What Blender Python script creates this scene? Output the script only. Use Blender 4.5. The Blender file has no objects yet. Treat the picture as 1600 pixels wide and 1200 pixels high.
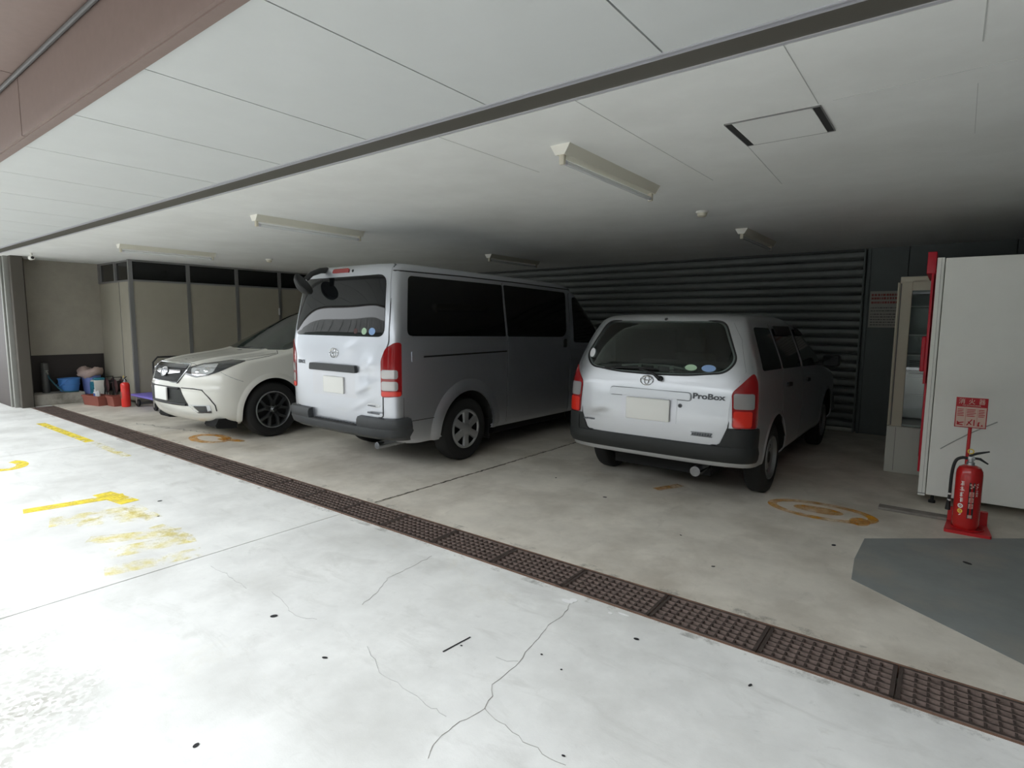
import bpy, bmesh, math, random
from mathutils import Vector, Matrix
from mathutils.bvhtree import BVHTree
random.seed(7)
PI = math.pi
scene = bpy.context.scene
col = scene.collection

# ------------------------------------------------------------------ materials
def mat(name, color, rough=0.6, metal=0.0, coat=0.0, spec=0.5, noise=0.0, nscale=8.0, bump=0.0, bscale=60.0, dirt=None, dscale=1.5, dlo=.45, dhi=.7, trans=0.0, ior=1.45, alpha_noise=None, emit=None, ior_l=None):
    m = bpy.data.materials.new(name); m.use_nodes = True
    nt = m.node_tree; N = nt.nodes; L = nt.links
    b = N['Principled BSDF']
    b.inputs['Base Color'].default_value = (*color, 1)
    b.inputs['Roughness'].default_value = rough
    b.inputs['Metallic'].default_value = metal
    b.inputs['Coat Weight'].default_value = coat
    b.inputs['Coat Roughness'].default_value = 0.04
    b.inputs['Specular IOR Level'].default_value = spec
    b.inputs['Transmission Weight'].default_value = trans
    b.inputs['IOR'].default_value = ior
    if noise or bump or dirt or alpha_noise:
        tc = N.new('ShaderNodeTexCoord')
        src = None
        if noise:
            n = N.new('ShaderNodeTexNoise'); n.inputs['Scale'].default_value = nscale; n.inputs['Detail'].default_value = 6
            n.inputs['Roughness'].default_value = .65
            L.new(tc.outputs['Object'], n.inputs['Vector'])
            r = N.new('ShaderNodeMapRange'); r.inputs[1].default_value = .25; r.inputs[2].default_value = .75
            r.inputs[3].default_value = 1 - noise; r.inputs[4].default_value = 1 + noise
            L.new(n.outputs['Fac'], r.inputs[0])
            mx = N.new('ShaderNodeMix'); mx.data_type = 'RGBA'; mx.blend_type = 'MULTIPLY'; mx.inputs[0].default_value = 1
            mx.inputs[6].default_value = (*color, 1)
            L.new(r.outputs[0], mx.inputs[7]); src = mx.outputs[2]
        if dirt:
            n2 = N.new('ShaderNodeTexNoise'); n2.inputs['Scale'].default_value = dscale; n2.inputs['Detail'].default_value = 8
            n2.inputs['Roughness'].default_value = .6
            L.new(tc.outputs['Object'], n2.inputs['Vector'])
            r2 = N.new('ShaderNodeMapRange'); r2.inputs[1].default_value = dlo; r2.inputs[2].default_value = dhi
            L.new(n2.outputs['Fac'], r2.inputs[0])
            mx2 = N.new('ShaderNodeMix'); mx2.data_type = 'RGBA'
            L.new(r2.outputs[0], mx2.inputs[0])
            if src: L.new(src, mx2.inputs[6])
            else: mx2.inputs[6].default_value = (*color, 1)
            mx2.inputs[7].default_value = (*dirt, 1); src = mx2.outputs[2]
        if src: L.new(src, b.inputs['Base Color'])
        if bump:
            n3 = N.new('ShaderNodeTexNoise'); n3.inputs['Scale'].default_value = bscale; n3.inputs['Detail'].default_value = 4
            L.new(tc.outputs['Object'], n3.inputs['Vector'])
            bp = N.new('ShaderNodeBump'); bp.inputs['Strength'].default_value = bump; bp.inputs['Distance'].default_value = .01
            L.new(n3.outputs['Fac'], bp.inputs['Height']); L.new(bp.outputs[0], b.inputs['Normal'])
        if alpha_noise:
            lo, hi, sc = alpha_noise
            n4 = N.new('ShaderNodeTexNoise'); n4.inputs['Scale'].default_value = sc; n4.inputs['Detail'].default_value = 9
            n4.inputs['Roughness'].default_value = .75
            L.new(tc.outputs['Object'], n4.inputs['Vector'])
            r4 = N.new('ShaderNodeMapRange'); r4.inputs[1].default_value = lo; r4.inputs[2].default_value = hi
            L.new(n4.outputs['Fac'], r4.inputs[0]); L.new(r4.outputs[0], b.inputs['Alpha'])
    if emit:
        b.inputs['Emission Color'].default_value = (*emit[:3], 1); b.inputs['Emission Strength'].default_value = emit[3]
    return m

M = {}
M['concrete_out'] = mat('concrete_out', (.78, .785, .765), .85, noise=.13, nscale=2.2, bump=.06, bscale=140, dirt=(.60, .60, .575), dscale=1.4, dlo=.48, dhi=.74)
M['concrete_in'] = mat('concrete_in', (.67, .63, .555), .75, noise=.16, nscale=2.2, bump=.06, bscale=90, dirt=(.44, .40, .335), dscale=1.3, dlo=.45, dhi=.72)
M['dark_base'] = mat('dark_base', (.05, .048, .045), .9)
M['ceil_in'] = mat('ceil_in', (.82, .83, .81), .8, noise=.04, nscale=3, dirt=(.72, .725, .70), dscale=.8, dlo=.45, dhi=.8)
M['ceil_out'] = mat('ceil_out', (.64, .66, .655), .7, noise=.03, nscale=3)
M['seam_dark'] = mat('seam_dark', (.03, .03, .03), .8)
M['crack'] = mat('crack', (.34, .33, .30), .9)
M['crack_faint'] = mat('crack_faint', (.50, .50, .48), .9)
M['joint_faint'] = mat('joint_faint', (.50, .505, .49), .9)
M['grate_top'] = mat('grate_top', (.055, .040, .034), .7, noise=.3, nscale=25)
M['fascia'] = mat('fascia', (.25, .185, .165), .45, noise=.06, nscale=20)
M['brick'] = None
M['wall_beige'] = mat('wall_beige', (.36, .335, .285), .85, noise=.08, nscale=5, bump=.4, bscale=120)
M['panel_beige'] = mat('panel_beige', (.38, .355, .29), .6, noise=.05, nscale=3)
M['frame_grey'] = mat('frame_grey', (.25, .25, .25), .4, metal=.4)
M['conduit'] = mat('conduit', (.13, .13, .13), .5, metal=.3)
M['rail_grey'] = mat('rail_grey', (.34, .34, .315), .4, metal=.5)
M['slot_brown'] = mat('slot_brown', (.125, .118, .10), .5, metal=.2)
M['lav_metal'] = mat('lav_metal', (.58, .58, .62), .45, metal=.3)
M['dado'] = mat('dado', (.03, .025, .024), .5)
M['shutter'] = mat('shutter', (.22, .235, .23), .5, metal=.3, noise=.08, nscale=6)
M['steel_wall'] = mat('steel_wall', (.15, .17, .17), .5, noise=.05, nscale=4)
M['ledge'] = mat('ledge', (.36, .34, .30), .85, noise=.2, nscale=9, dirt=(.16, .15, .13), dscale=4)
M['dark_glass'] = mat('dark_glass', (.006, .007, .007), .06, spec=.5)
M['privacy'] = mat('privacy', (.004, .0045, .0045), .05, spec=.35)
M['rear_glass'] = mat('rear_glass', (.006, .007, .008), .02, spec=.45)
M['windshield'] = mat('windshield', (.035, .045, .04), .05, spec=.6)
M['grate'] = mat('grate', (.20, .150, .130), .75, metal=.1, noise=.35, nscale=25, bump=.3, bscale=150)
M['trench'] = mat('trench', (.26, .215, .19), .95, noise=.4, nscale=20, bump=.6, bscale=60)
M['rust'] = mat('rust', (.20, .115, .08), .9, noise=.4, nscale=15)
M['yellow'] = mat('yellow', (.95, .78, .08), .8, alpha_noise=(.33, .60, 7.0))
M['yellow_faint'] = mat('yellow_faint', (.95, .82, .22), .8, alpha_noise=(.46, .95, 6.0))
M['orange_mark'] = mat('orange_mark', (.78, .38, .02), .85, alpha_noise=(.36, .85, 6.0))
M['grey_paint'] = mat('grey_paint', (.25, .265, .26), .7, noise=.12, nscale=4, dirt=(.33, .31, .27), dscale=1.7, dlo=.52, dhi=.75)
M['stain_rust'] = mat('stain_rust', (.55, .50, .38), .9, alpha_noise=(.40, .95, 9.0))
M['stain_grey'] = mat('stain_grey', (.40, .395, .37), .9, alpha_noise=(.52, 1.1, 6.0))
M['stain_tyre'] = mat('stain_tyre', (.20, .18, .15), .9, alpha_noise=(.38, 1.0, 3.0))
M['guide_case'] = mat('guide_case', (.085, .075, .062), .6)
M['joint_dark'] = mat('joint_dark', (.16, .14, .11), .9, alpha_noise=(.30, .55, 6.0))
M['gum'] = mat('gum', (.02, .02, .022), .8)
M['chip_white'] = mat('chip_white', (.9, .9, .9), .8)
M['silver'] = mat('silver', (.60, .62, .67), .38, metal=.92, coat=.5)
M['silver2'] = mat('silver2', (.60, .615, .645), .38, metal=.9, coat=.5)
M['pearl'] = mat('pearl', (.78, .77, .71), .3, coat=.9)
M['black_plastic'] = mat('black_plastic', (.018, .019, .020), .6, noise=.1, nscale=30)
M['grey_plastic'] = mat('grey_plastic', (.042, .045, .048), .5, noise=.1, nscale=30)
M['bumper_dark'] = mat('bumper_dark', (.018, .020, .020), .5, noise=.1, nscale=30)
M['tyre'] = mat('tyre', (.014, .014, .014), .75)
M['arch'] = mat('arch', (.008, .008, .008), .9)
M['cap_silver'] = mat('cap_silver', (.45, .46, .47), .32, metal=.7)
M['wheel_dark'] = mat('wheel_dark', (.03, .03, .032), .35, metal=.5)
M['wheel_black'] = mat('wheel_black', (.012, .012, .013), .3, metal=.3)
M['steel_wheel'] = mat('steel_wheel', (.22, .225, .23), .4, metal=.6)
M['chrome'] = mat('chrome', (.72, .73, .75), .12, metal=1.0)
M['chrome_dark'] = mat('chrome_dark', (.30, .31, .33), .2, metal=1.0)
M['red_lens'] = mat('red_lens', (.28, .008, .010), .12, coat=.6)
M['red_bright'] = mat('red_bright', (.72, .03, .015), .15, coat=.6)
M['clear_lens'] = mat('clear_lens', (.40, .385, .385), .12, metal=.35, coat=1.0)
M['head_lens'] = mat('head_lens', (.62, .64, .66), .08, metal=.7, coat=1.0)
M['head_dark'] = mat('head_dark', (.035, .037, .04), .12, coat=1.0)
M['plate_white'] = mat('plate_white', (.85, .85, .82), .5)
M['plate_recess'] = mat('plate_recess', (.60, .61, .65), .4, metal=.9, coat=.4)
M['sticker_blue'] = mat('sticker_blue', (.25, .40, .68), .5)
M['sticker_green'] = mat('sticker_green', (.42, .60, .42), .5)
M['sticker_white'] = mat('sticker_white', (.75, .76, .78), .5)
M['letter_grey'] = mat('letter_grey', (.17, .18, .20), .35, metal=.4)
M['letter_dark'] = mat('letter_dark', (.09, .095, .105), .35, metal=.4)
M['lamp_body'] = mat('lamp_body', (.72, .70, .60), .5)
M['lamp_cap'] = mat('lamp_cap', (.82, .80, .73), .5)
M['tube'] = mat('tube', (.80, .82, .82), .25, coat=.6)
M['socket'] = mat('socket', (.62, .58, .48), .5)
M['white_plastic'] = mat('white_plastic', (.75, .74, .69), .4)
M['vend'] = mat('vend', (.90, .895, .85), .45, noise=.03, nscale=3)
M['vend_seam'] = mat('vend_seam', (.12, .12, .12), .6)
M['red_bezel'] = mat('red_bezel', (.50, .012, .03), .4)
M['cream'] = mat('cream', (.60, .57, .46), .5)
M['fridge_white'] = mat('fridge_white', (.60, .60, .55), .5)
M['fridge_glass'] = mat('fridge_glass', (.9, .95, .95), .03, trans=1.0, ior=1.1)
M['fridge_in'] = mat('fridge_in', (.40, .42, .42), .35, metal=.5)
M['ext_red'] = mat('ext_red', (.50, .014, .014), .25, coat=.5)
M['ext_red_bright'] = mat('ext_red_bright', (.78, .03, .02), .3, coat=.5)
M['stand_red'] = mat('stand_red', (.52, .02, .025), .45)
M['sign_red'] = mat('sign_red', (.40, .006, .014), .5)
M['sign_pink'] = mat('sign_pink', (.58, .40, .34), .6)
M['mark_white'] = mat('mark_white', (.78, .76, .72), .5)
M['mark_yellow'] = mat('mark_yellow', (.80, .58, .08), .5)
M['mark_blue'] = mat('mark_blue', (.10, .16, .45), .5)
M['black'] = mat('black', (.012, .012, .013), .5)
M['scuff'] = mat('scuff', (.42, .42, .40), .8)
M['board'] = mat('board', (.22, .20, .18), .8, noise=.25, nscale=12)
M['paper'] = mat('paper', (.52, .50, .46), .7)
M['notice_red'] = mat('notice_red', (.38, .10, .09), .7)
M['notice_dark'] = mat('notice_dark', (.14, .13, .13), .7)
M['bucket'] = mat('bucket', (.07, .22, .55), .45)
M['bin_blue'] = mat('bin_blue', (.20, .27, .62), .5)
M['bag_pink'] = mat('bag_pink', (.55, .42, .38), .7)
M['teal'] = mat('teal', (.03, .20, .28), .5, noise=.5, nscale=12)
M['planter'] = mat('planter', (.30, .10, .075), .7)
M['maroon'] = mat('maroon', (.075, .03, .03), .6)
M['tap_grey'] = mat('tap_grey', (.10, .10, .095), .5, metal=.3)
M['hose'] = mat('hose', (.02, .09, .12), .5)
M['trolley'] = mat('trolley', (.22, .18, .62), .45)
M['opp_light'] = mat('opp_light', (.50, .51, .50), .8, noise=.25, nscale=1.2)
M['opp_green'] = mat('opp_green', (.14, .165, .15), .8)
M['opp_dark'] = mat('opp_dark', (.02, .022, .02), .8)
M['seat'] = mat('seat', (.10, .105, .105), .9)
M['interior'] = mat('interior', (.05, .053, .053), .9)
def tinted(name, tint, gloss=.08):
    m = bpy.data.materials.new(name); m.use_nodes = True
    nt = m.node_tree; N = nt.nodes; L = nt.links
    N.remove(N['Principled BSDF'])
    t = N.new('ShaderNodeBsdfTransparent'); t.inputs[0].default_value = (*tint, 1)
    g = N.new('ShaderNodeBsdfGlossy'); g.inputs['Roughness'].default_value = .02
    f = N.new('ShaderNodeFresnel'); f.inputs[0].default_value = 1.5
    mx = N.new('ShaderNodeMixShader'); L.new(f.outputs[0], mx.inputs[0]); L.new(t.outputs[0], mx.inputs[1]); L.new(g.outputs[0], mx.inputs[2])
    L.new(mx.outputs[0], N['Material Output'].inputs[0]); return m
M['tint'] = tinted('tint', (.52, .58, .55))
M['clear_pane'] = tinted('clear_pane', (.80, .83, .82))

def brick_mat():
    m = bpy.data.materials.new('brick_tile'); m.use_nodes = True
    nt = m.node_tree; N = nt.nodes; L = nt.links; b = N['Principled BSDF']
    tc = N.new('ShaderNodeTexCoord'); mp = N.new('ShaderNodeMapping'); mp.inputs['Rotation'].default_value = (PI/2, 0, 0)
    L.new(tc.outputs['Object'], mp.inputs[0])
    br = N.new('ShaderNodeTexBrick'); br.inputs['Color1'].default_value = (.040, .028, .024, 1); br.inputs['Color2'].default_value = (.048, .033, .028, 1)
    br.inputs['Mortar'].default_value = (.028, .022, .020, 1); br.inputs['Scale'].default_value = 1; br.inputs['Mortar Size'].default_value = .004
    br.inputs['Brick Width'].default_value = .23; br.inputs['Row Height'].default_value = .30
    L.new(mp.outputs[0], br.inputs['Vector']); L.new(br.outputs[0], b.inputs['Base Color']); b.inputs['Roughness'].default_value = .5
    return m
M['brick'] = brick_mat()
def wear(nt, tc, old, color, scale, ns, lo, hi, amt):
    N = nt.nodes; L = nt.links
    mp = N.new('ShaderNodeMapping'); mp.inputs['Scale'].default_value = scale; mp.inputs['Rotation'].default_value = (0, 0, .5+ns)
    L.new(tc.outputs['Object'], mp.inputs[0])
    n = N.new('ShaderNodeTexNoise'); n.inputs['Scale'].default_value = ns; n.inputs['Detail'].default_value = 8; n.inputs['Roughness'].default_value = .68
    n.inputs['Distortion'].default_value = .6
    L.new(mp.outputs[0], n.inputs['Vector'])
    r = N.new('ShaderNodeMapRange'); r.inputs[1].default_value = lo; r.inputs[2].default_value = hi; r.inputs[4].default_value = amt
    L.new(n.outputs['Fac'], r.inputs[0])
    mx = N.new('ShaderNodeMix'); mx.data_type = 'RGBA'; L.new(r.outputs[0], mx.inputs[0]); L.new(old, mx.inputs[6]); mx.inputs[7].default_value = (*color, 1)
    return mx.outputs[2]
def floor_in_mat():
    nt = M['concrete_in'].node_tree; b = nt.nodes['Principled BSDF']; tc = nt.nodes.new('ShaderNodeTexCoord')
    old = b.inputs['Base Color'].links[0].from_socket
    old = wear(nt, tc, old, (.40, .35, .28), (1, 1, 1), 1.3, .54, .80, .6)
    old = wear(nt, tc, old, (.38, .35, .30), (2.2, 1, 1), 3.5, .57, .82, .5)
    old = wear(nt, tc, old, (.75, .73, .68), (1, 1, 1), 2.6, .60, .8, .5)
    nt.links.new(old, b.inputs['Base Color'])
floor_in_mat()
def floor_out_mat():
    m = M['concrete_out']; nt = m.node_tree; N = nt.nodes; L = nt.links; b = N['Principled BSDF']
    # exposed aggregate specks where the slab skin has worn off near the street (a patch of its own)
    tc = N.new('ShaderNodeTexCoord')
    v = N.new('ShaderNodeTexVoronoi'); v.inputs['Scale'].default_value = 60
    L.new(tc.outputs['Object'], v.inputs['Vector'])
    big = N.new('ShaderNodeTexNoise'); big.inputs['Scale'].default_value = 1.3; big.inputs['Detail'].default_value = 5
    L.new(tc.outputs['Object'], big.inputs['Vector'])
    sep = N.new('ShaderNodeSeparateXYZ'); L.new(tc.outputs['Object'], sep.inputs[0])
    ad = N.new('ShaderNodeMath'); ad.operation = 'MULTIPLY_ADD'; ad.inputs[1].default_value = -.55; ad.inputs[2].default_value = .40
    L.new(sep.outputs['Y'], ad.inputs[0])
    s2 = N.new('ShaderNodeMath'); s2.operation = 'ADD'; L.new(ad.outputs[0], s2.inputs[0]); L.new(big.outputs['Fac'], s2.inputs[1])
    r = N.new('ShaderNodeMapRange'); r.inputs[1].default_value = .52; r.inputs[2].default_value = .75; L.new(s2.outputs[0], r.inputs[0])
    vr = N.new('ShaderNodeMapRange'); vr.inputs[1].default_value = .15; vr.inputs[2].default_value = .75; vr.inputs[3].default_value = .0; vr.inputs[4].default_value = .8
    L.new(v.outputs['Color'], vr.inputs[0])
    mul = N.new('ShaderNodeMath'); mul.operation = 'MULTIPLY'; L.new(r.outputs[0], mul.inputs[0]); L.new(vr.outputs[0], mul.inputs[1])
    mx = N.new('ShaderNodeMix'); mx.data_type = 'RGBA'; L.new(mul.outputs[0], mx.inputs[0])
    old = b.inputs['Base Color'].links[0].from_socket
    old = wear(nt, tc, old, (.56, .56, .53), (1.0, 2.6, 1), 2.2, .54, .80, .75)
    old = wear(nt, tc, old, (.50, .50, .47), (1, 1, 1), 14, .60, .85, .55)
    old = wear(nt, tc, old, (.66, .62, .50), (1, 1, 1), 1.1, .62, .85, .6)
    L.new(old, mx.inputs[6]); mx.inputs[7].default_value = (.30, .285, .24, 1); L.new(mx.outputs[2], b.inputs['Base Color'])
floor_out_mat()

# ------------------------------------------------------------------ mesh helpers
class MB:
    def __init__(s): s.v = []; s.f = []; s.mi = []; s.m = 0
    def add(s, vs, fs):
        o = len(s.v); s.v += [tuple(p) for p in vs]; s.f += [tuple(i+o for i in f) for f in fs]; s.mi += [s.m]*len(fs); return s
    def box(s, x0, x1, y0, y1, z0, z1, bev=0):
        if bev:
            bm = bmesh.new(); bmesh.ops.create_cube(bm, size=1)
            for v in bm.verts: v.co = Vector(((x0+x1)/2+v.co.x*(x1-x0), (y0+y1)/2+v.co.y*(y1-y0), (z0+z1)/2+v.co.z*(z1-z0)))
            bmesh.ops.bevel(bm, geom=bm.edges[:], offset=bev, segments=3, profile=.5, affect='EDGES')
            bm.verts.index_update(); s.add([v.co[:] for v in bm.verts], [[v.index for v in f.verts] for f in bm.faces]); bm.free(); return s
        vs = [(x, y, z) for z in (z0, z1) for y in (y0, y1) for x in (x0, x1)]
        return s.add(vs, [(0, 2, 3, 1), (4, 5, 7, 6), (0, 1, 5, 4), (2, 6, 7, 3), (0, 4, 6, 2), (1, 3, 7, 5)])
    def prism(s, pts, a0, a1, axis='y'):
        # polygon pts (u,v) extruded along axis
        def P(u, v, a): return {'y': (u, a, v), 'x': (a, u, v), 'z': (u, v, a)}[axis]
        n = len(pts); vs = [P(u, v, a0) for u, v in pts]+[P(u, v, a1) for u, v in pts]
        return s.add(vs, [tuple(range(n))[::-1], tuple(range(n, 2*n))]+[(i, (i+1) % n, n+(i+1) % n, n+i) for i in range(n)])
    def lathe(s, prof, axis='z', c=(0, 0, 0), n=32, caps=True):
        # prof: (r, a) list
        vs = []; k = len(prof)
        for i in range(n):
            t = 2*PI*i/n; ct, st = math.cos(t), math.sin(t)
            for r, a in prof:
                p = {'z': (r*ct, r*st, a), 'x': (a, r*ct, r*st), 'y': (r*ct, a, r*st)}[axis]
                vs.append((p[0]+c[0], p[1]+c[1], p[2]+c[2]))
        fs = [(i*k+j, ((i+1) % n)*k+j, ((i+1) % n)*k+j+1, i*k+j+1) for i in range(n) for j in range(k-1)]
        if caps and prof[0][0] > 1e-6: fs.append(tuple(i*k for i in range(n))[::-1])
        if caps and prof[-1][0] > 1e-6: fs.append(tuple(i*k+k-1 for i in range(n)))
        return s.add(vs, fs)
    def tube(s, pts, r, n=10, closed=False):
        pts = [Vector(p) for p in pts]; k = len(pts); rr = r if isinstance(r, (list, tuple)) else [r]*k
        vs = []; up = None
        for i, p in enumerate(pts):
            a = pts[(i-1) % k] if (i > 0 or closed) else p; b = pts[(i+1) % k] if (i < k-1 or closed) else p
            d = (b-a).normalized()
            if up is None or abs(d.dot(up)) > .98: up = Vector((0, 0, 1)) if abs(d.z) < .9 else Vector((1, 0, 0))
            x = d.cross(up).normalized(); y = x.cross(d).normalized(); up = y
            for j in range(n):
                t = 2*PI*j/n; vs.append(p+(x*math.cos(t)+y*math.sin(t))*rr[i])
        fs = [(i*n+j, i*n+(j+1) % n, ((i+1) % k)*n+(j+1) % n, ((i+1) % k)*n+j) for i in range(k if closed else k-1) for j in range(n)]
        if not closed: fs += [tuple(range(n))[::-1], tuple(range((k-1)*n, k*n))]
        return s.add(vs, fs)
    def xf(s, mtx, start=0):
        for i in range(start, len(s.v)): s.v[i] = tuple(mtx @ Vector(s.v[i]))
        return s
    def build(s, name, mats, parent=None, smooth=35, recalc=True, weld=True):
        me = bpy.data.meshes.new(name); me.from_pydata(s.v, [], s.f)
        if not isinstance(mats, (list, tuple)): mats = [mats]
        for m in mats: me.materials.append(m)
        for p, i in zip(me.polygons, s.mi): p.material_index = min(i, len(mats)-1)
        bm = bmesh.new(); bm.from_mesh(me)
        if weld: bmesh.ops.remove_doubles(bm, verts=bm.verts, dist=1e-5)
        if recalc: bmesh.ops.recalc_face_normals(bm, faces=bm.faces)
        finish(bm, smooth); bm.to_mesh(me); bm.free()
        return link(name, me, parent)
def finish(bm, smooth):
    if smooth:
        a = math.radians(smooth)
        for f in bm.faces: f.smooth = True
        for e in bm.edges:
            e.smooth = len(e.link_faces) == 2 and e.calc_face_angle(0) < a
def link(name, me, parent=None):
    o = bpy.data.objects.new(name, me); col.objects.link(o)
    if parent: o.parent = parent
    return o
def empty(name, loc=(0, 0, 0), rz=0):
    o = bpy.data.objects.new(name, None); o.empty_display_size = .2; col.objects.link(o); o.location = loc; o.rotation_euler = (0, 0, rz); return o
def tag(o, label, cat, group=None):
    o['label'] = label; o['category'] = cat
    if group: o['group'] = group
    return o
def struct(o): o['kind'] = 'structure'; return o
def copy_tree(o, parent=None):
    c = o.copy(); col.objects.link(c); c.parent = parent
    for ch in list(o.children): copy_tree(ch, c)
    return c
def rpoly(pts, r=0.0, seg=6):
    """polygon with rounded corners; a point may be (u,v,r)."""
    out = []; n = len(pts)
    for i in range(n):
        p = Vector(pts[i][:2]); rad = pts[i][2] if len(pts[i]) > 2 else r
        a = Vector(pts[i-1][:2]); b = Vector(pts[(i+1) % n][:2])
        if rad <= 0: out.append((p.x, p.y)); continue
        d1 = (a-p); d2 = (b-p); l1, l2 = d1.length, d2.length
        k = min(rad, l1*.48, l2*.48); s = p+d1/l1*k; e = p+d2/l2*k
        for j in range(seg+1):
            t = j/seg; q = s*(1-t)**2+p*2*t*(1-t)+e*t*t; out.append((q.x, q.y))
    return out
def ellipse(cx, cy, a, b, n=28): return [(cx+a*math.cos(2*PI*i/n), cy+b*math.sin(2*PI*i/n)) for i in range(n)]
def text_data(s, size=1.0, depth=.002, bold=0.0):
    cu = bpy.data.curves.new('t', 'FONT'); cu.body = s; cu.size = size; cu.extrude = depth; cu.align_x = 'CENTER'; cu.align_y = 'CENTER'
    cu.resolution_u = 3; cu.offset = bold
    o = bpy.data.objects.new('t', cu); col.objects.link(o)
    bpy.context.view_layer.update()
    me = bpy.data.meshes.new_from_object(o.evaluated_get(bpy.context.evaluated_depsgraph_get()))
    bpy.data.objects.remove(o); bpy.data.curves.remove(cu)
    vs = [v.co.copy() for v in me.vertices]; fs = [tuple(p.vertices) for p in me.polygons]; bpy.data.meshes.remove(me)
    return vs, fs
def text_obj(s, name, m, w, h, mtx, parent=None, depth=.002, bold=.006):
    vs, fs = text_data(s, 1, 0.5, bold)
    x0 = min(v.x for v in vs); x1 = max(v.x for v in vs); y0 = min(v.y for v in vs); y1 = max(v.y for v in vs)
    mb = MB(); mb.add([mtx @ Vector(((v.x-(x0+x1)/2)/(x1-x0)*w, (v.y-(y0+y1)/2)/(y1-y0)*h, v.z*2*depth)) for v in vs], fs)
    return mb.build(name, m, parent, smooth=0, recalc=False)

# ------------------------------------------------------------------ car body tools
def hermite(rows, k):
    """monotone cubic interpolation of table rows at float index k"""
    n = len(rows); i = min(int(k), n-2); t = k-i; out = []
    for c in range(len(rows[0])):
        def d(j):
            if j <= 0 or j >= n-1: 
                return (rows[1][c]-rows[0][c]) if j <= 0 else (rows[n-1][c]-rows[n-2][c])
            a = rows[j][c]-rows[j-1][c]; b = rows[j+1][c]-rows[j][c]
            return 0 if a*b <= 0 else 2*a*b/(a+b)
        p0, p1, m0, m1 = rows[i][c], rows[i+1][c], d(i), d(i+1)
        out.append((2*t**3-3*t*t+1)*p0+(t**3-2*t*t+t)*m0+(-2*t**3+3*t*t)*p1+(t**3-t*t)*m1)
    return out
def end_pts(w, d, n, ns=14, nc=12):
    """half end cap: (x, dy) from centre to side"""
    o = []
    for i in range(ns): 
        u = .86*i/ns; o.append((w*u, d*(1-(1-u**n)**(1/n))))
    t0 = math.asin(.86**(n/2))
    for i in range(nc+1):
        t = t0+(PI/2-t0)*i/nc; o.append((w*math.sin(t)**(2/n), d*(1-max(0, math.cos(t))**(2/n))))
    return o
def ring(row, nside=44):
    z, yr, yf, w, dr, nr, df, nf = row
    R = [(x, yr+dy) for x, dy in end_pts(w, dr, nr)]
    F = [(x, yf-dy) for x, dy in end_pts(w, df, nf)]
    a = R[-1][1]; b = F[-1][1]
    S = [(w, a+(b-a)*i/nside) for i in range(1, nside)]
    half = R+S+F[::-1]
    full = half+[(-x, y) for x, y in half[::-1][1:-1]]
    return full
def body_mesh(rows, sub=6, post=None):
    vs = []; fs = []; nr = 0
    for i in range((len(rows)-1)*sub+1):
        r = hermite(rows, i/sub); rg = ring(r); n = len(rg)
        vs += [(x, y, r[0]) for x, y in rg]; nr += 1
    for i in range(nr-1):
        for j in range(n):
            fs.append((i*n+j, i*n+(j+1) % n, (i+1)*n+(j+1) % n, (i+1)*n+j))
    fs.append(tuple(range(n))[::-1])
    # dome: shrink last ring into a centre line strip
    top = (nr-1)*n; h = n//2
    for j in range(h):
        a, b2 = top+j, top+j+1; c, d = top+(n-j-1) % n, top+(n-j) % n
        q = [a, b2, c, d]; q = list(dict.fromkeys(q))
        if len(q) > 2: fs.append(tuple(q))
    if post: vs = [post(*v) for v in vs]
    return vs, fs
def make_body(rows, mats, cutters, parent, name='body', sub=6, post=None):
    vs, fs = body_mesh(rows, sub, post)
    me = bpy.data.meshes.new(name); me.from_pydata(vs, [], fs)
    for m in mats: me.materials.append(m)
    bm = bmesh.new(); bm.from_mesh(me); bmesh.ops.recalc_face_normals(bm, faces=bm.faces); bm.to_mesh(me)
    bvh = BVHTree.FromBMesh(bm); bm.free()
    o = link(name, me, None)
    cs = []
    for mb, mi in cutters:
        c = mb.build('cutter', [mats[mi]], None, smooth=0); cs.append(c)
        md = o.modifiers.new('b', 'BOOLEAN'); md.operation = 'DIFFERENCE'; md.solver = 'EXACT'; md.object = c
        try: md.material_mode = 'TRANSFER'
        except Exception: pass
    bpy.context.view_layer.update()
    nm = bpy.data.meshes.new_from_object(o.evaluated_get(bpy.context.evaluated_depsgraph_get()))
    o.modifiers.clear(); o.data = nm; nm.name = name
    for c in cs: bpy.data.objects.remove(c)
    bm = bmesh.new(); bm.from_mesh(nm); finish(bm, 32); bm.to_mesh(nm); bm.free()
    o.parent = parent
    return o, bvh
AX = {'rear': (Vector((0, -9, 0)), Vector((0, 1, 0)), Vector((1, 0, 0)), Vector((0, 0, 1))),
      'front': (Vector((0, 9, 0)), Vector((0, -1, 0)), Vector((1, 0, 0)), Vector((0, 0, 1))),
      'right': (Vector((9, 0, 0)), Vector((-1, 0, 0)), Vector((0, 1, 0)), Vector((0, 0, 1))),
      'left': (Vector((-9, 0, 0)), Vector((1, 0, 0)), Vector((0, 1, 0)), Vector((0, 0, 1))),
      'top': (Vector((0, 0, 9)), Vector((0, 0, -1)), Vector((1, 0, 0)), Vector((0, 1, 0)))}
Q = 1/math.sqrt(2)
AX['rear_right'] = (Vector((9*Q, -9*Q, 0)), Vector((-Q, Q, 0)), Vector((Q, Q, 0)), Vector((0, 0, 1)))
AX['front_left'] = (Vector((-9*Q, 9*Q, 0)), Vector((Q, -Q, 0)), Vector((-Q, -Q, 0)), Vector((0, 0, 1)))
AX['front_right'] = (Vector((9*Q, 9*Q, 0)), Vector((-Q, -Q, 0)), Vector((Q, -Q, 0)), Vector((0, 0, 1)))
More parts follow.
